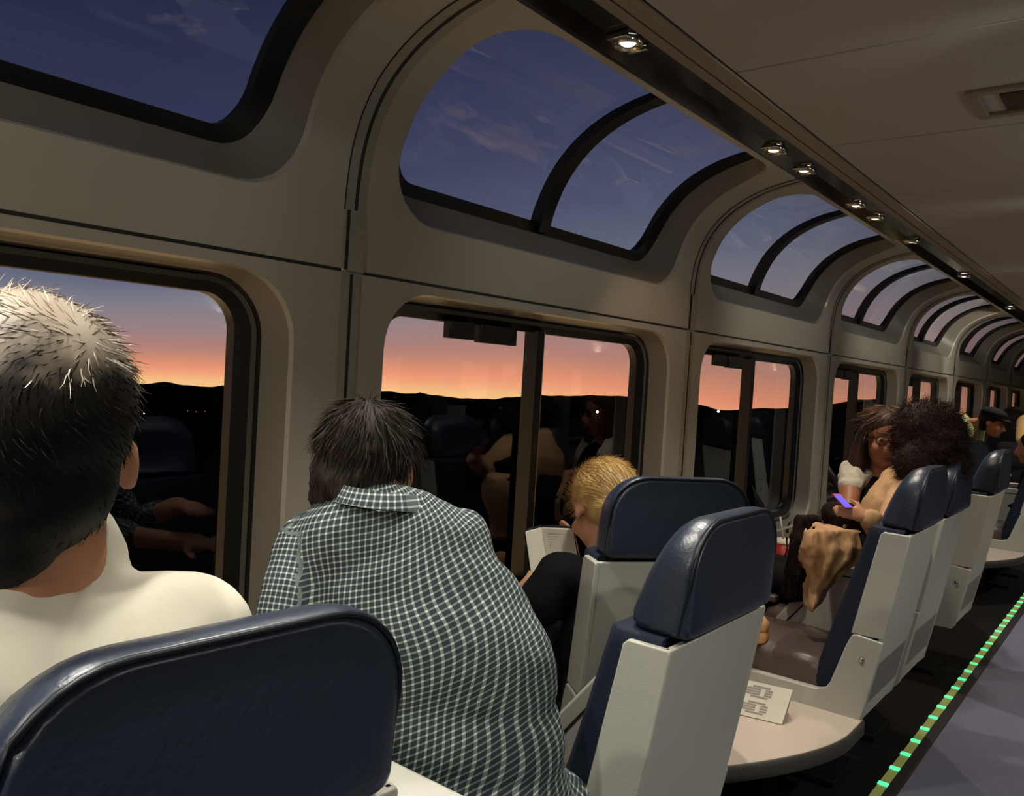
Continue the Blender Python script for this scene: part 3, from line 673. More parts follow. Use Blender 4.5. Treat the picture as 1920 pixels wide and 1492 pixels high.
for s_, sh in ((1, rsh), (-1, lsh)):
    chain(g, [nk+Vector((0,0,-.10)), sh+Vector((0,0,-.01)), sh+Vector((-.05,.03*s_,-.15))], [.085,.078,.072])
obv('tshirt', g, .010, 'white_cloth', p1, 3, wrinkle(.010, 9))
def hair_shell(g, P, Rm, s, r, c=(0,-.02,.024)):
    g.ball(P(*c), tuple(x*s for x in r), rot=Rm, nu=28, nv=18)
g = G(); s1 = 1.25; hair_shell(g, P, Rm, s1, (.087,.098,.092), (0,-.022,.022)); g.ball(P(0,-.045,-.035), (.076*s1,.056*s1,.062*s1), rot=Rm); cap(g, P(0,-.045,-.05), P(0,-.04,-.075), .056*s1, .046*s1)
v, f = vox(g, .009, 3); rt1, fw1, up1 = basis((-.97,.42,-.08), (.05,0,1))
def grey(q):
    d = q-P(0,0,0); return max(0, min(1, .5+(d.dot(up1)/s1+.22*d.dot(fw1)/s1+.035*noise.noise(q*16)+.014*noise.noise(q*60)-.034)/.028))
hr = link('hair', v, f, 'hair_mix', p1)
ga = hr.data.attributes.new('grey', 'FLOAT', 'POINT')
for k_, p in enumerate(v): ga.data[k_].value = grey(Vector(p))
g = G(); rts = []; rtd = []
for ff in random.sample(range(len(f)), min(len(f), 5200)):
    q = Vector(v[f[ff][0]]); c = P(0,-.02,.0); nn = (q-c).normalized(); tg = fw1*.5-up1*.6+rt1*.5*math.sin(q.x*40+q.z*30); tg = tg-nn*nn.dot(tg); dd = tg.normalized()+nn*.22
    (rts if grey(q) > random.random() else rtd).append((q-nn*.001, dd))
strands(g, rts, .024, .0009, .14, 0, 3); strands(g, rtd, .014, .0008, .15, 1, 3)
g.ob('hair_strands', ['hair_grey', 'hair_dark'], hr, smooth=False)

# ---- person 2: man in the checked shirt bending to the window
p2 = thing('person', (-.7,1.15,.2), 'dark haired man in a grey checked shirt leaning forward to the window, back turned', 'person')
hipc = Vector((-.66,1.17,.40)); nk = at(720,965,1.56); hc = at(690,868,1.63); hf = (-.58,.80,-.22)
g = G(); P, Rm = head(g, hc, hf, (-.12,.02,1), 1.02); cap(g, P(0,-.02,-.07), nk, .058, .066)
sl = at(575,1020,1.56); sr = at(868,1010,1.60)
hl = hipc+Vector((-.02,-.13,0)); hrr = hipc+Vector((.02,.13,0))
def torso(g, inf=0):
    mid = nk.lerp(hipc, .5)+Vector((.05,0,.02)); a = nk.lerp(hipc, .16)+Vector((.0,0,.005))
    ax = (hipc-nk).normalized(); sdv = (sr-sl).normalized(); bkv = ax.cross(sdv).normalized()
    Rt = Matrix((sdv, bkv, ax)).transposed()
    for c, r in ((a, (.165,.090,.13)), (nk.lerp(hipc,.35)+Vector((.02,0,.012)), (.178,.105,.16)), (mid, (.168,.108,.17)), (nk.lerp(hipc,.72)+Vector((.03,0,.01)), (.160,.108,.17)), (nk.lerp(hipc,.93), (.165,.12,.12))):
        g.ball(c, tuple(x+inf for x in r), rot=Rt, nu=28, nv=16)
    chain(g, [a, sl+Vector((.0,.03,-.03))], [.065+inf, .048+inf]); chain(g, [a, sr+Vector((0,-.03,-.03))], [.065+inf, .048+inf])
torso(g)
el_l = at(535,1185,1.50); hand_l = at(640,1110,1.95); el_r = sr+Vector((-.16,.05,-.22)); hand_r = el_r+Vector((-.22,.02,.10))
chain(g, [sl+Vector((0,.02,-.02)), el_l, hand_l], [.045,.036,.028]); chain(g, [sr+Vector((0,-.02,-.02)), el_r, hand_r], [.045,.036,.028])
hand(g, hand_l, (-1,.2,.1), (0,0,1), 1.1, .3, -1); hand(g, hand_r, (-1,-.1,.2), (0,0,1), 1.1, .3, 1)
obv('body', g, .009, 'skin', p2)
g = G(); g.ball(hipc+Vector((0,0,-.03)), (.15,.20,.13), nu=24, nv=14)
for q in (-1, 1):
    kn = hipc+Vector((-.42, q*.13, -.05)); chain(g, [hipc+Vector((0,q*.1,-.05)), kn, kn+Vector((.03,0,-.48))], [.105,.075,.05]); chain(g, [kn+Vector((.03,0,-.50)), kn+Vector((-.15,0,-.57))], [.05,.04])
obv('trousers', g, .012, 'denim', p2)
g = G(); torso(g, .020); chain(g, [sl+Vector((0,.02,-.01)), sl.lerp(el_l,.5), el_l, el_l.lerp(hand_l,.6)], [.074,.066,.058,.050]); chain(g, [sr+Vector((0,-.02,-.01)), el_r, el_r.lerp(hand_r,.6)], [.074,.060,.050])
ax = (hipc-nk).normalized(); sdv = (sr-sl).normalized(); bkv = ax.cross(sdv).normalized()
hem = nk.lerp(hipc, 1.12); Rt = Matrix((sdv, bkv, ax)).transposed(); g.ball(hem, (.188,.145,.13), rot=Rt, nu=28, nv=16); g.ball(hem+Vector((.0,.05,.02)), (.19,.135,.12), rot=Rt, nu=28, nv=16)
v, f = vox(g, .009, 4); v = wrinkle(.007, 11)(v)
sh = link('shirt', v, f, 'check', p2)
at_ = sh.data.attributes.new('uvw', 'FLOAT_VECTOR', 'POINT')
for i, p in enumerate(v):
    q = Vector(p); d = q-nk; al = d.dot(ax); rx = d.dot(sdv); ry = d.dot(bkv)
    arm = (q-sl).dot(sdv) < -.005 and q.z < sl.z+.03
    if arm:
        ad = (el_l-sl).normalized(); s2 = ad.cross(FW).normalized(); at_.data[i].vector = ((q-sl).dot(s2)+.5, (q-sl).dot(ad), 0)
    else:
        th = math.atan2(rx, abs(ry)+.06); at_.data[i].vector = (th*.155+.5+.02*noise.noise(q*5), al+.25*abs(rx)**1.6+1+.012*noise.noise(q*6), 0)
g = G(); n = 22; cr_ = []
for j, (r, up_) in enumerate(((.078,.0),(.072,.028),(.078,.034),(.092,.004))):
    cr_.append([nk+Vector((.005,0,-.005))+Vector((math.cos(2*math.pi*i/n)*r*1.0, math.sin(2*math.pi*i/n)*r*1.15, up_+.02-.012*math.sin(2*math.pi*i/n))) for i in range(n)])
g.loft(cr_, cap=False); cl = g.ob('collar', 'check', sh)
a2 = cl.data.attributes.new('uvw', 'FLOAT_VECTOR', 'POINT')
for i, p in enumerate(g.v): a2.data[i].vector = ((i % n)/n*.5, p[2], 0)
g = G(); s2 = 1.02; hair_shell(g, P, Rm, s2, (.092,.106,.096), (0,-.018,.026)); g.ball(P(-.02,-.055,-.04), (.078*s2,.06*s2,.085*s2), rot=Rm); g.ball(P(.03,-.03,.055), (.06*s2,.07*s2,.055*s2), rot=Rm); cap(g, P(-.02,-.06,-.07), P(-.02,-.052,-.115), .055*s2, .045*s2)
g.ball(P(.06,.0,.03), (.035*s2,.06*s2,.05*s2), rot=Rm); g.ball(P(-.058,-.01,-.02), (.036*s2,.06*s2,.07*s2), rot=Rm); cap(g, P(-.05,-.03,-.06), P(-.04,-.04,-.12), .042*s2, .03*s2)
v, f = vox(g, .008, 2)
v2 = []
for p in v:
    q = Vector(p); nn = (q-P(0,-.02,0)).normalized(); ang = math.atan2(nn.x, nn.y); v2.append(tuple(q+nn*(.008*noise.noise(Vector((ang*9, nn.z*2, 0)))+.006*noise.noise(q*40))))
hr = link('hair', v2, f, 'hair_brown', p2)
g = G(); rts = []
for ff in random.sample(range(len(f)), min(len(f), 2600)):
    q = Vector(v2[f[ff][0]]); nn = (q-P(0,-.02,0)).normalized(); tg = (Vector((0,0,-1))-nn*nn.dot(Vector((0,0,-1)))); sw = nn.cross(Vector((0,0,1)))
    rts.append((q+nn*.0005, tg.normalized()*(1 if tg.length>.1 else .2)+nn*.10+sw*.9*noise.noise(q*9)))
strands(g, rts, .045, .0012, .07, 0, 4); g.ob('hair_strands', 'hair_brown', hr, smooth=False)
# his seat: a low stool with an arm
t = thing('stool', (-.72,1.06,FZ), 'low cushioned seat with a grey arm under the man in the checked shirt', 'seat')
g = G(); g.box((-.98,.94,.12),(-.58,1.26,.235)); g.ob('seat_cushion', 'cushion', t, bevel=.03, seg=4)
g = G(); g.box((-.97,.95,.05),(-.57,1.25,.12)); g.box((-.90,.88,.10),(-.50,.925,.52)); g.box((-.97,.86,.05),(-.50,.96,.12)); g.ob('base_frame', 'shell', t, bevel=.01, seg=3)
g = G(); g.box((-.74,.86,.515),(-.38,.955,.55)); g.ob('armrest', 'shell', t, bevel=.012, seg=3)
g = G(); g.tube([(-.76,1.1,-.27),(-.76,1.1,.06)], .07, 16); g.ob('pedestal', 'black', t)

# ---- person 3: blonde reader in the turned seat
p3 = thing('person', (-1.0,2.2,.2), 'blonde person in a black T-shirt reading a book, half hidden by the turned seat', 'person')
hc = at(1130,945,2.47); g = G(); P, Rm = head(g, hc, (-.85,.45,-.55), (-.1,.1,1), 1.12); nk = hc+Vector((.04,-.02,-.17)); cap(g, P(0,-.02,-.07), nk, .055, .06)
tor = nk+Vector((.02,0,-.2)); hip = Vector((-.98,2.18,.30)); 
g.ball(tor, (.11,.17,.2), nu=20, nv=12); g.ball(tor.lerp(hip,.6), (.12,.15,.18)); sl = at(1052,1082,2.36); el = at(1000,1150,2.33); wr = at(948,1150,2.52)
chain(g, [tor+Vector((0,-.05,.12)), sl, el, wr], [.06,.056,.047,.028]); hand(g, wr, RT*.6+UP*.7, -FW, 1.0, .35, 1)
sr = nk*2-sl; sr.z = sl.z; er = sr+Vector((-.1,.08,-.22)); wr2 = at(1075,1075,2.62); chain(g, [tor+Vector((0,.05,.12)), sr, er, wr2], [.06,.056,.047,.028]); hand(g, wr2, (-.2,.1,1), (.5,.8,0), 1.05, .35, -1)
for q in (-1, 1): chain(g, [hip+Vector((0,q*.08,0)), hip+Vector((-.30,.12+q*.08,.03)), hip+Vector((-.30,.13+q*.08,-.42))], [.085,.06,.042])
obv('body', g, .009, 'skin', p3)
g = G(); g.ball(tor, (.125,.185,.21), nu=20, nv=12); g.ball(tor.lerp(hip,.6), (.135,.165,.2)); cap(g, nk+Vector((0,0,-.05)), tor, .08, .12); e2 = sl.lerp(el,.72)
chain(g, [tor+Vector((0,-.05,.12)), sl, e2], [.075,.074,.070]); chain(g, [tor+Vector((0,.05,.12)), sr, sr.lerp(er,.6)], [.075,.07,.066])
obv('tshirt', g, .010, 'black_cloth', p3, 3, wrinkle(.006, 12))
g = G(); g.ball(hip, (.13,.16,.12)); 
for q in (-1, 1): chain(g, [hip+Vector((0,q*.08,0)), hip+Vector((-.30,.12+q*.08,.03)), hip+Vector((-.30,.13+q*.08,-.30))], [.098,.074,.056])
obv('trousers', g, .012, 'denim', p3)
g = G(); s3 = 1.12; hair_shell(g, P, Rm, s3, (.087,.102,.094), (0,-.02,.024)); g.ball(P(0,-.075,-.035), (.05*s3,.05*s3,.05*s3), rot=Rm); g.ball(P(0,-.05,-.02), (.074*s3,.066*s3,.07*s3), rot=Rm)
v, f = vox(g, .008, 3); hr = link('hair', v, f, 'hair_blond', p3)
g = G(); rts = []; bun = P(0,-.09,-.03)
for ff in random.sample(range(len(f)), min(len(f), 2200)):
    q = Vector(v[f[ff][0]]); nn = (q-P(0,-.02,0)).normalized(); tg = bun-q; tg = tg-nn*nn.dot(tg)
    if tg.length > .03: rts.append((q+nn*.001, tg.normalized()+nn*.03))
strands(g, rts, .05, .0012, .03, 0, 4); g.ob('hair_strands', 'hair_blond', hr, smooth=False)
# the book she holds
t = thing('book', tuple(at(1040,1060,2.6)), 'open book with white pages held up by the blonde reader', 'book')
def sheet(g, q, th, dirv, m=0): g.prism(q, Vector(dirv).normalized()*th, m)
A = at(985,997,2.60); B = at(1016,989,2.66); C_ = at(1074,992,2.56); A2 = at(1000,1108,2.52); B2 = at(1032,1100,2.58); C2 = at(1092,1090,2.50)
g = G(); g.prism([A,B,B2,A2], FW*.016); g.ob('left_pages', 'paper', t, smooth=False, bevel=.003)
g = G(); g.prism([B,C_,C2,B2], FW*.016); g.ob('right_pages', 'paper', t, smooth=False, bevel=.003)
g = G(); e = (A-A2).normalized()*.006; o1 = (A-B).normalized()*.006
g.prism([A+o1+e+FW*.017, B+e+FW*.018, B2-e+FW*.018, A2+o1-e+FW*.017], FW*.004); g.prism([B+e+FW*.018, C_-o1+e+FW*.017, C2-o1-e+FW*.017, B2-e+FW*.018], FW*.004); g.ob('cover', 'cover', t, smooth=False)
g = G()
for j in range(16):
    v0 = .10+.05*j; a = B.lerp(B2, v0).lerp(C_.lerp(C2, v0), .14); b = B.lerp(B2, v0).lerp(C_.lerp(C2, v0), .86 if j % 5 != 4 else .55)
    dn = (B2-B).normalized()*.0016; g.add([a-FW*.0008, b-FW*.0008, b+dn-FW*.0008, a+dn-FW*.0008], [(0,1,2,3)])
g.ob('printing', 'ink', t, smooth=False)
# tan shoe on the cushion of the seat beyond
c = at(1422,1176,3.19); t = thing('shoe', tuple(c-Vector((0,0,.06))), 'rounded tan shoe toe on the cushion edge, just past the empty seat shell', 'shoe')
d_ = Vector((RT.x, RT.y, 0)).normalized(); b_ = Vector((-d_.y, d_.x, 0)); z_ = Vector((0,0,1))
def oval(cx, l, w, z): return [c+d_*(cx+l*math.cos(2*math.pi*k/24))+b_*w*math.sin(2*math.pi*k/24)+z_*z for k in range(24)]
g = G(); g.loft([oval(-.07,.105,.040,-.055), oval(-.07,.112,.046,-.045), oval(-.07,.113,.046,-.02), oval(-.07,.108,.042,-.012)]); g.ob('sole', 'tan', t, auto=60)
g = G(); g.loft([oval(-.07,.106,.040,-.014), oval(-.07,.113,.046,.0), oval(-.072,.112,.045,.025), oval(-.08,.098,.040,.048), oval(-.10,.07,.032,.060), oval(-.12,.045,.026,.075)]); g.ob('upper', 'tan', t)

# ---- person 4: curly haired passenger in the second pair of seats
p4 = thing('person', (-.55,3.4,.2), 'passenger with big dark auburn curls seated with the back to the aisle, holding a phone', 'person')
hc = at(1738,835,3.42); g = G(); P, Rm = head(g, hc, (-.95,.2,-.1), (0,0,1), 1.1, ears=False); nk = hc+Vector((.0,0,-.17)); cap(g, hc, nk, .055, .06)
hip = Vector((-.74,3.84,.30)); tor = nk+Vector((-.13,.04,-.19)); g.ball(tor, (.11,.18,.2), nu=20, nv=12); g.ball(tor.lerp(hip,.6), (.12,.16,.2))
sl = at(1706,912,3.40); el = at(1664,1004,3.18); wr = at(1630,972,3.10)
chain(g, [tor+Vector((0,-.05,.12)), sl, el, wr], [.06,.055,.042,.027]); hand(g, wr, -RT+UP*.3, -FW+UP*.3, .85, .45, 1)
sr = nk*2-sl+Vector((-.16,0,0)); sr.z = sl.z; chain(g, [tor, sr, sr+Vector((-.08,.06,-.24)), sr+Vector((-.22,.06,-.38))], [.06,.055,.042,.027]); hand(g, sr+Vector((-.22,.06,-.38)), (-.6,0,-.5), (0,0,1), 1.05, .4, 1)
for q in (-1, 1): chain(g, [hip+Vector((0,q*.08,0)), hip+Vector((-.38,q*.08,.03)), hip+Vector((-.38,q*.08,-.40))], [.085,.06,.042])
obv('body', g, .010, 'skin', p4)
g = G(); g.ball(tor, (.125,.195,.215), nu=20, nv=12); g.ball(tor.lerp(hip,.6), (.135,.175,.21)); cap(g, nk+Vector((-.03,0,-.05)), tor, .075, .12)
chain(g, [tor+Vector((0,-.05,.12)), sl, el, el.lerp(wr,.95)], [.075,.072,.056,.042]); chain(g, [tor, sr, sr+Vector((-.08,.06,-.24)), sr+Vector((-.18,.06,-.34))], [.075,.07,.058,.045])
obv('blouse', g, .010, 'beige_cloth', p4, 3, wrinkle(.008, 14))
g = G(); g.ball(hip, (.13,.17,.12)); 
for q in (-1, 1): chain(g, [hip+Vector((0,q*.08,0)), hip+Vector((-.38,q*.08,.03)), hip+Vector((-.38,q*.08,-.30))], [.098,.074,.056])
obv('trousers', g, .012, 'dark_cloth', p4)
g = G(); g.ball(at(1744,828,3.44), (.130,.14,.150), nu=24, nv=16); g.ball(at(1762,862,3.44), (.115,.13,.10)); g.ball(at(1712,866,3.36), (.07,.08,.09)); g.ball(at(1732,800,3.42), (.11,.12,.11))
for k in range(150):
    d = Vector((random.gauss(0,1), random.gauss(0,1), random.gauss(0,1))).normalized(); g.ball(at(1744,830,3.44)+Vector((d.x*.125, d.y*.135, d.z*.145)), .020+.016*random.random(), nu=8, nv=6)
v, f = vox(g, .010, 1); hr = link('hair', v, f, 'hair_red', p4)
g = G(); rts = []
for ff in random.sample(range(len(f)), min(len(f), 6000)):
    q = Vector(v[f[ff][0]]); rts.append((q, (q-hc).normalized()+Vector((random.gauss(0,.6), random.gauss(0,.6), random.gauss(0,.6)))))
strands(g, rts, .055, .0013, .55, 0, 6); g.ob('hair_curls', 'hair_red', hr, smooth=False)
t = thing('phone', tuple(at(1583,935,3.08)), 'phone with a violet lit screen held by the curly haired passenger', 'phone')
a, b, c, d = at(1560,925,3.08), at(1575,925,3.12), at(1600,952,3.10), at(1586,953,3.06)
g = G(); g.prism([a, b, c, d], FW*.008-UP*.002); g.ob('case', 'phone_body', t, bevel=.001)
g = G(); ins = lambda p: p+((a+b+c+d)/4-p)*.12-FW*.0009; g.add([ins(a), ins(b), ins(c), ins(d)], [(0,1,2,3)]); g.ob('screen', 'phone', t)

# ---- person 5: long haired woman facing the camera
p5 = thing('person', (-.8,3.95,.2), 'woman with long brown hair and white sleeves facing the camera beside the curly haired passenger', 'person')
hc = at(1660,818,3.95); ff_ = (CP-hc); ff_.z = 0; ff_ = ff_.normalized(); ff_ = (ff_+RT*.22+Vector((0,0,-.08))).normalized()
g = G(); P, Rm = head(g, hc, ff_, (.0,.0,1), 1.2); s5 = 1.2; rt5, fw5, up5 = basis(ff_, (0,0,1)); nk = hc+Vector((-.01,.02,-.19)); cap(g, hc, nk, .05, .055)
tor = nk+Vector((-.0,.0,-.2)); hip = Vector((-.86,4.28,.30)); g.ball(tor, (.17,.12,.21), nu=20, nv=12); g.ball(tor.lerp(hip,.6), (.15,.13,.2))
sl = at(1598,884,4.0); el = at(1590,955,3.85); wr = at(1650,985,3.66); chain(g, [tor+Vector((-.05,-.03,.12)), sl, el, wr], [.06,.055,.044,.027]); hand(g, wr, RT*.9-FW*.3, UP, 1.0, .4, 1)
sr = nk*2-sl; sr.z = sl.z; chain(g, [tor, sr, sr+Vector((.05,-.1,-.22)), sr+Vector((-.05,-.3,-.2))], [.06,.055,.042,.027]); hand(g, sr+Vector((-.05,-.3,-.2)), (-.3,-1,0), (0,0,1), 1.0, .4, -1)
for q in (-1, 1): chain(g, [hip+Vector((q*.08,0,0)), hip+Vector((-.1+q*.08,-.12,.02)), hip+Vector((-.12+q*.08,-.12,-.42))], [.085,.06,.042])
bd = obv('body', g, .008, 'skin3', p5)
for q in (-1, 1):
    g = G(); g.ball(P(q*.032,.084,-.004), (.012*s5,.009*s5,.006*s5), rot=Rm); e = g.ob('eye', 'eye', bd)
    g = G(); g.ball(P(q*.032,.0915,-.004), (.0052*s5,.003*s5,.0050*s5), rot=Rm); g.ob('eye_iris', 'iris', bd)
    g = G(); cap(g, P(q*.018,.093,.020), P(q*.048,.084,.023), .004, .003); g.ob('eyebrow', 'hair_long', bd)
g = G(); cap(g, P(-.018,.092,-.073), P(.018,.092,-.073), .0055, .0055); cap(g, P(-.012,.094,-.080), P(.012,.094,-.080), .006, .006); g.ob('lips', 'lip', bd)
gl = G()
for q in (-1, 1): gl.tube([P(q*.033+.024*math.cos(a), .108, -.004+.019*math.sin(a)) for a in [2*math.pi*i/20 for i in range(21)]], .002*s5, 6)
gl.tube([P(-.010,.109,.0), P(.010,.109,.0)], .002*s5, 6)
for q in (-1, 1): gl.tube([P(q*.057,.106,.002), P(q*.086,.02,.002)], .002*s5, 6)
t = thing('eyeglasses', tuple(P(0,.108,0)), 'eyeglasses with shining lenses worn by the long haired woman', 'eyeglasses'); gl.ob('rims', 'lens', t)
for q in (-1, 1):
    g = G(); g.ball(P(q*.033,.1075,-.004), (.0225*s5,.0015*s5,.0175*s5), rot=Rm); g.ob('eyeglass_lens', 'glass', t)
    g = G(); g.ball(P(q*.033+.004,.1100,.0), (.0045*s5,.001*s5,.004*s5), rot=Rm)
g = G(); g.ball(tor, (.185,.13,.22), nu=20, nv=12); g.ball(tor.lerp(hip,.6), (.165,.145,.21)); cap(g, nk+Vector((0,0,-.07)), tor, .06, .12)
obv('waistcoat', g, .010, 'black_cloth', p5, 3, wrinkle(.006, 12))
g = G(); chain(g, [sl.lerp(tor+Vector((0,0,.14)),.35), sl+Vector((0,0,.005)), sl.lerp(el,.38)], [.055,.062,.060]); chain(g, [sr.lerp(tor+Vector((0,0,.14)),.35), sr, sr+Vector((.03,-.06,-.1))], [.055,.062,.06])
obv('sleeves', g, .008, 'white_cloth', p5, 2, wrinkle(.007, 25))
g = G(); g.ball(hip, (.17,.14,.12)); 
for q in (-1, 1): chain(g, [hip+Vector((q*.08,0,0)), hip+Vector((-.1+q*.08,-.12,.02)), hip+Vector((-.12+q*.08,-.12,-.36))], [.098,.074,.056])
obv('trousers', g, .012, 'dark_cloth', p5)
g = G(); hair_shell(g, P, Rm, s5, (.093,.104,.086), (0,-.022,.038)); 
for q in (-1, 1): chain(g, [P(q*.066,-.005,.055), P(q*.092,.006,-.02), P(q*.102,.012,-.11), P(q*.10,.02,-.20), P(q*.095,.03,-.27)], [.030,.032,.042,.045,.028])
chain(g, [P(0,-.07,.03), P(0,-.09,-.1), P(0,-.08,-.2)], [.08,.085,.06])
v, f = vox(g, .008, 2); hr = link('hair', v, f, 'hair_long', p5)
g = G(); rts = []; rt_top = []
for ff in random.sample(range(len(f)), min(len(f), 3600)):
    q = Vector(v[f[ff][0]]); w_ = (q-P(0,0,0)); 
    nn = (q-P(0,-.02,-.02)).normalized(); tg = Vector((0,0,-1))-nn*nn.dot(Vector((0,0,-1)))
    if w_.dot(fw5) < .07 or w_.dot(up5) > .07: (rts if w_.dot(up5) < .07 or random.random() < .45 else rt_top).append((q+nn*.0005, tg.normalized()+nn*.06+rt5*(.8 if w_.dot(rt5) > 0 else -.8)*(w_.dot(up5) > .06)))
strands(g, rts, .07, .0016, .10, 0, 4); strands(g, rt_top, .05, .0014, .08, 1, 4); g.ob('hair_strands', ['hair_long', 'hair_fade'], hr, smooth=False)

# ---- coats and bag heaped between them
def drape(name, pts, D0, thick, mt, lab, cat, amp=.012, fold=0.02):
    """an outline traced at distance D0, filled as a grid of vertical folds with real thickness"""
    g = G(); rows = []
    for (py, xl, xr, dd) in pts:
        rows.append([at(xl+(xr-xl)*i/20, py, D0+dd-fold*math.sin(i*1.1+py*.01)-.06*math.sin(math.pi*i/20)) for i in range(21)])
    back = [[p+FW*thick for p in r][::-1] for r in rows]
    g.loft([r+b for r, b in zip(rows, back)])
    v, f = vox(g, .010, 2); c = sum((Vector(p) for p in v), Vector())/len(v); c.z = min(p[2] for p in v)
    o = link(name, wrinkle(amp, 14)(v), f, mt, None, origin=tuple(c)); tag(o, lab, cat); return o
drape('coat', [(982,1530,1560,.05),(995,1514,1612,0),(1030,1508,1628,-.02),(1060,1508,1608,0),(1090,1512,1572,.02),(1120,1514,1548,.03),(1145,1516,1532,.03)], 3.22, .06, 'beige_cloth', 'beige jacket heaped over the lap of the curly haired passenger', 'coat')
drape('coat', [(968,1502,1540,.05),(985,1490,1545,.05),(1010,1483,1545,.02),(1060,1479,1535,.02),(1100,1476,1524,.03),(1128,1472,1516,.05)], 3.46, .08, 'brown_cloth', 'dark brown coat hanging left of the beige jacket', 'coat', .01)
g = G(); c = at(1582,972,3.30); g.ball(c, (.075,.09,.055)); g.ball(c+RT*.06-UP*.03, (.07,.07,.045)); g.ball(c-RT*.04+UP*.025, (.05,.06,.045)); cap(g, at(1625,1000,3.26), at(1600,1012,3.26), .03, .04)
for k in range(30):
    d = Vector((random.gauss(0,1), random.gauss(0,1), random.gauss(0,1))).normalized(); g.ball(c+Vector((d.x*.07, d.y*.085, d.z*.05)), .022, nu=8, nv=6)
v, f = vox(g, .009, 1); o = link('handbag', v, f, 'brown_cloth', None, origin=tuple(c-Vector((0,0,.06)))); tag(o, 'fluffy black bag resting on top of the beige jacket', 'bag')
g = G(); g.ball(at(1584,986,3.19), .007); g.ob('clasp', 'chrome', o)
g = G(); g.tube([at(1615,998,3.1), at(1622,1030,3.08), at(1622,1070,3.08), at(1612,1095,3.08)], .010, 8); g.ob('strap', 'black_cloth', o)

# ---- things on the window ledge
cp = Vector((-1.13,4.02,.105)); t = thing('cup', tuple(cp), 'red paper cup with white lid and straw on the window side ledge', 'cup')
cb = at(1466,1075,4.05); t.location = W(cb); ORG[t.name] = cb; n = 20
def lathe(g, c, prof_, n=20, m=0): g.loft([[c+Vector((r*math.cos(2*math.pi*i/n), r*math.sin(2*math.pi*i/n), z)) for i in range(n)] for r, z in prof_], m)
g = G(); lathe(g, cb, [(.034,0),(.036,.002),(.048,.155),(.046,.155)]); g.ob('cup_body', 'red', t)
g = G(); lathe(g, cb, [(.050,.150),(.051,.160),(.044,.164),(.043,.172),(.02,.173)]); g.ob('lid', 'paper', t)
g = G(); g.tube([cb+Vector((0,0,.15)), cb+Vector((-.02,-.02,.28))], .005, 8); g.ob('straw', 'straw', t)
b0 = at(1440,1090,3.98); t = thing('paper_bag', tuple(b0), 'tan paper snack bag with blue band beside the red cup', 'bag')
g = G(); e1 = RT*.055; e2 = Vector((FW.x, FW.y, 0))*.05; z_ = Vector((0,0,1))
g.loft([[b0-e1-e2, b0+e1-e2, b0+e1+e2, b0-e1+e2], [b0-e1*1.02-e2+z_*.07, b0+e1*.96-e2+z_*.07, b0+e1*.9+e2*.7+z_*.07, b0-e1*1.02+e2*.7+z_*.07], [b0-e1*.9-e2*.1+z_*.125, b0+e1*.7-e2*.1+z_*.125, b0+e1*.7+e2*.1+z_*.125, b0-e1*.9+e2*.1+z_*.125]]); g.ob('paper', 'kraft', t, bevel=.003)
g = G(); g.loft([[b0-e1*.95-e2*.35+z_*.108, b0+e1*.8-e2*.35+z_*.108, b0+e1*.8+e2*.3+z_*.108, b0-e1*.95+e2*.3+z_*.108], [b0-e1*.92-e2*.2+z_*.13, b0+e1*.72-e2*.2+z_*.13, b0+e1*.72+e2*.2+z_*.13, b0-e1*.92+e2*.2+z_*.13]]); g.ob('band', 'blue', t)
# low side table that carries them
tt = thing('side_table', (-1.2,4.1,FZ), 'narrow grey window side table carrying the red cup', 'table')
zt = min(cb.z, b0.z)-.003
g = G(); g.box((-1.40,3.66,zt-.03),(min(-1.0, cb.x+.1),4.62,zt)); g.ob('tabletop', 'ledge_dark', tt, bevel=.006)
g = G(); g.box((-1.38,3.72,zt-.09),(-1.06,4.6,zt-.06)); g.ob('shelf', 'ledge', tt, bevel=.004)
g = G(); g.box((-1.36,3.8,FZ),(-1.16,4.5,zt-.03)); g.ob('pedestal', 'black', tt)

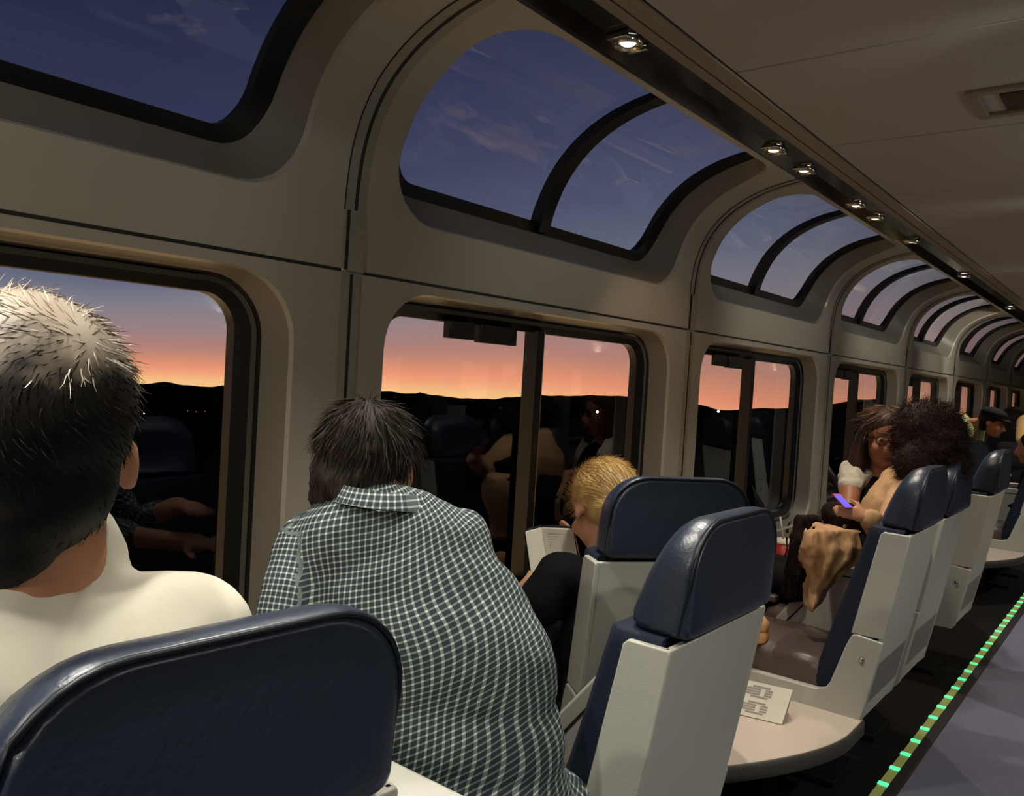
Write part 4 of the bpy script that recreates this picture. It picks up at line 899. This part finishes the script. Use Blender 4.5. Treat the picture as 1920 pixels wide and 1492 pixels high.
# ---- far passengers
def sitter(c, fwd, scale, skin, hair, cloth, lab, hat=None, longhair=False, hs=1.0, bend=0):
    t = thing('person', (c.x, c.y, .2), lab, 'person'); g = G(); P, Rm = head(g, c, fwd, (0,0,1), scale)
    rt, fw, up = basis(fwd, (0,0,1)); nk = c+up*(-.17+.09*bend)-fw*(.02+.12*bend); cap(g, c, nk, .05, .055); tor = nk-up*(.2-.05*bend)-fw*(.02+.1*bend); hip = Vector((tor.x, tor.y, .30))-fw*.04
    Rb = Matrix((rt, fw, up)).transposed(); g.ball(tor, (.18,.11,.2), rot=Rb, nu=20, nv=12); g.ball(tor.lerp(hip,.6), (.16,.12,.2), rot=Rb)
    for q in (-1, 1):
        s = nk+rt*.18*q-up*.07; e = s-up*.24+fw*.06; w = e+fw*.2-up*.02; chain(g, [tor+up*.12, s, e, w], [.06,.055,.044,.028]); hand(g, w, fw, up, 1.0, .3, q)
        chain(g, [hip+rt*q*.08, hip+rt*q*.09+fw*.38, hip+rt*q*.09+fw*.38-up*.42], [.085,.06,.042])
    obv('body', g, .012, skin, t)
    g = G(); g.ball(tor, (.195,.125,.21), rot=Rb, nu=20, nv=12); g.ball(tor.lerp(hip,.6), (.175,.135,.22), rot=Rb); cap(g, nk-up*.06, tor, .08, .12)
    for q in (-1, 1):
        s = nk+rt*.18*q-up*.07; e = s-up*.24+fw*.06; chain(g, [tor+up*.12, s, e, e+fw*.15], [.075,.074,.062,.05])
    obv('jacket', g, .012, cloth, t, 3, wrinkle(.006, 12))
    g = G(); hair_shell(g, P, Rm, scale*hs, (.090,.102,.094), (0,-.024,.028)); g.ball(P(0,-.05,-.03), (.07*scale*hs,.06*scale*hs,.08*scale*hs), rot=Rm)
    if longhair: chain(g, [P(0,-.06,0), P(0,-.075,-.14), P(0,-.06,-.22)], [.09*hs,.095*hs,.06])
    obv('hair', g, .010, hair, t)
    if hat:
        h = thing('cap', tuple(P(0,0,.08)), hat, 'cap'); g = G(); g.ball(P(0,-.012,.062), (.104*scale,.116*scale,.062*scale), rot=Rm); g.ball(P(0,.02,.040), (.10*scale,.13*scale,.016*scale), rot=Rm)
        obv('crown', g, .010, 'black_cloth', h)
    return t
sitter(at(1862,790,7.6), (.80,-.1,-.25), 1.05, 'skin2', 'hair_dark', 'green_cloth', 'far passenger in a pale green jacket and dark cap bending to the right', 'dark flat cap on the far passenger in the pale green jacket', bend=1)
sitter(at(1897,792,8.9), (-.5,.8,0), 1.2, 'skin3', 'hair_dark', 'dark_cloth', 'far passenger with bushy dark hair right of the capped one', None, True, 1.25)
sitter(at(1934,838,6.9), (-.9,.1,-.1), 1.12, 'skin', 'hair_dark', 'dark_cloth', 'dark haired passenger cut by the right picture edge')
sitter(at(1924,800,8.3), (-.2,.9,-.2), 1.0, 'skin', 'hair_blond', 'dark_cloth', 'passenger with light blonde hair at the right picture edge', None, True)
# tall dark figure standing far down the aisle
t = thing('person', (-.95,13.2,FZ), 'dark standing figure far away at the end of the car', 'person')
c = Vector((-.85,12.8,1.60)); g = G(); head(g, c, (0,-1,0), (0,0,1), 1.1); cap(g, c, c-Vector((0,0,.2)), .055, .06); tor = c-Vector((0,0,.42)); g.ball(tor, (.2,.13,.24)); g.ball(tor-Vector((0,0,.28)), (.17,.13,.2))
for q in (-1, 1):
    chain(g, [tor+Vector((q*.12,0,.15)), tor+Vector((q*.22,0,.13)), tor+Vector((q*.26,0,-.15)), tor+Vector((q*.25,-.08,-.4))], [.07,.062,.05,.03]); hand(g, tor+Vector((q*.25,-.08,-.4)), (0,-.1,-1), (q,0,0), 1.0, .25, q)
    chain(g, [tor+Vector((q*.09,0,-.38)), tor+Vector((q*.10,0,-.85)), (c.x+q*.10, c.y, -.21)], [.10,.07,.05]); chain(g, [(c.x+q*.10, c.y, -.23), (c.x+q*.1, c.y-.14, -.245)], [.045,.035])
obv('body', g, .016, 'dark_cloth', t)
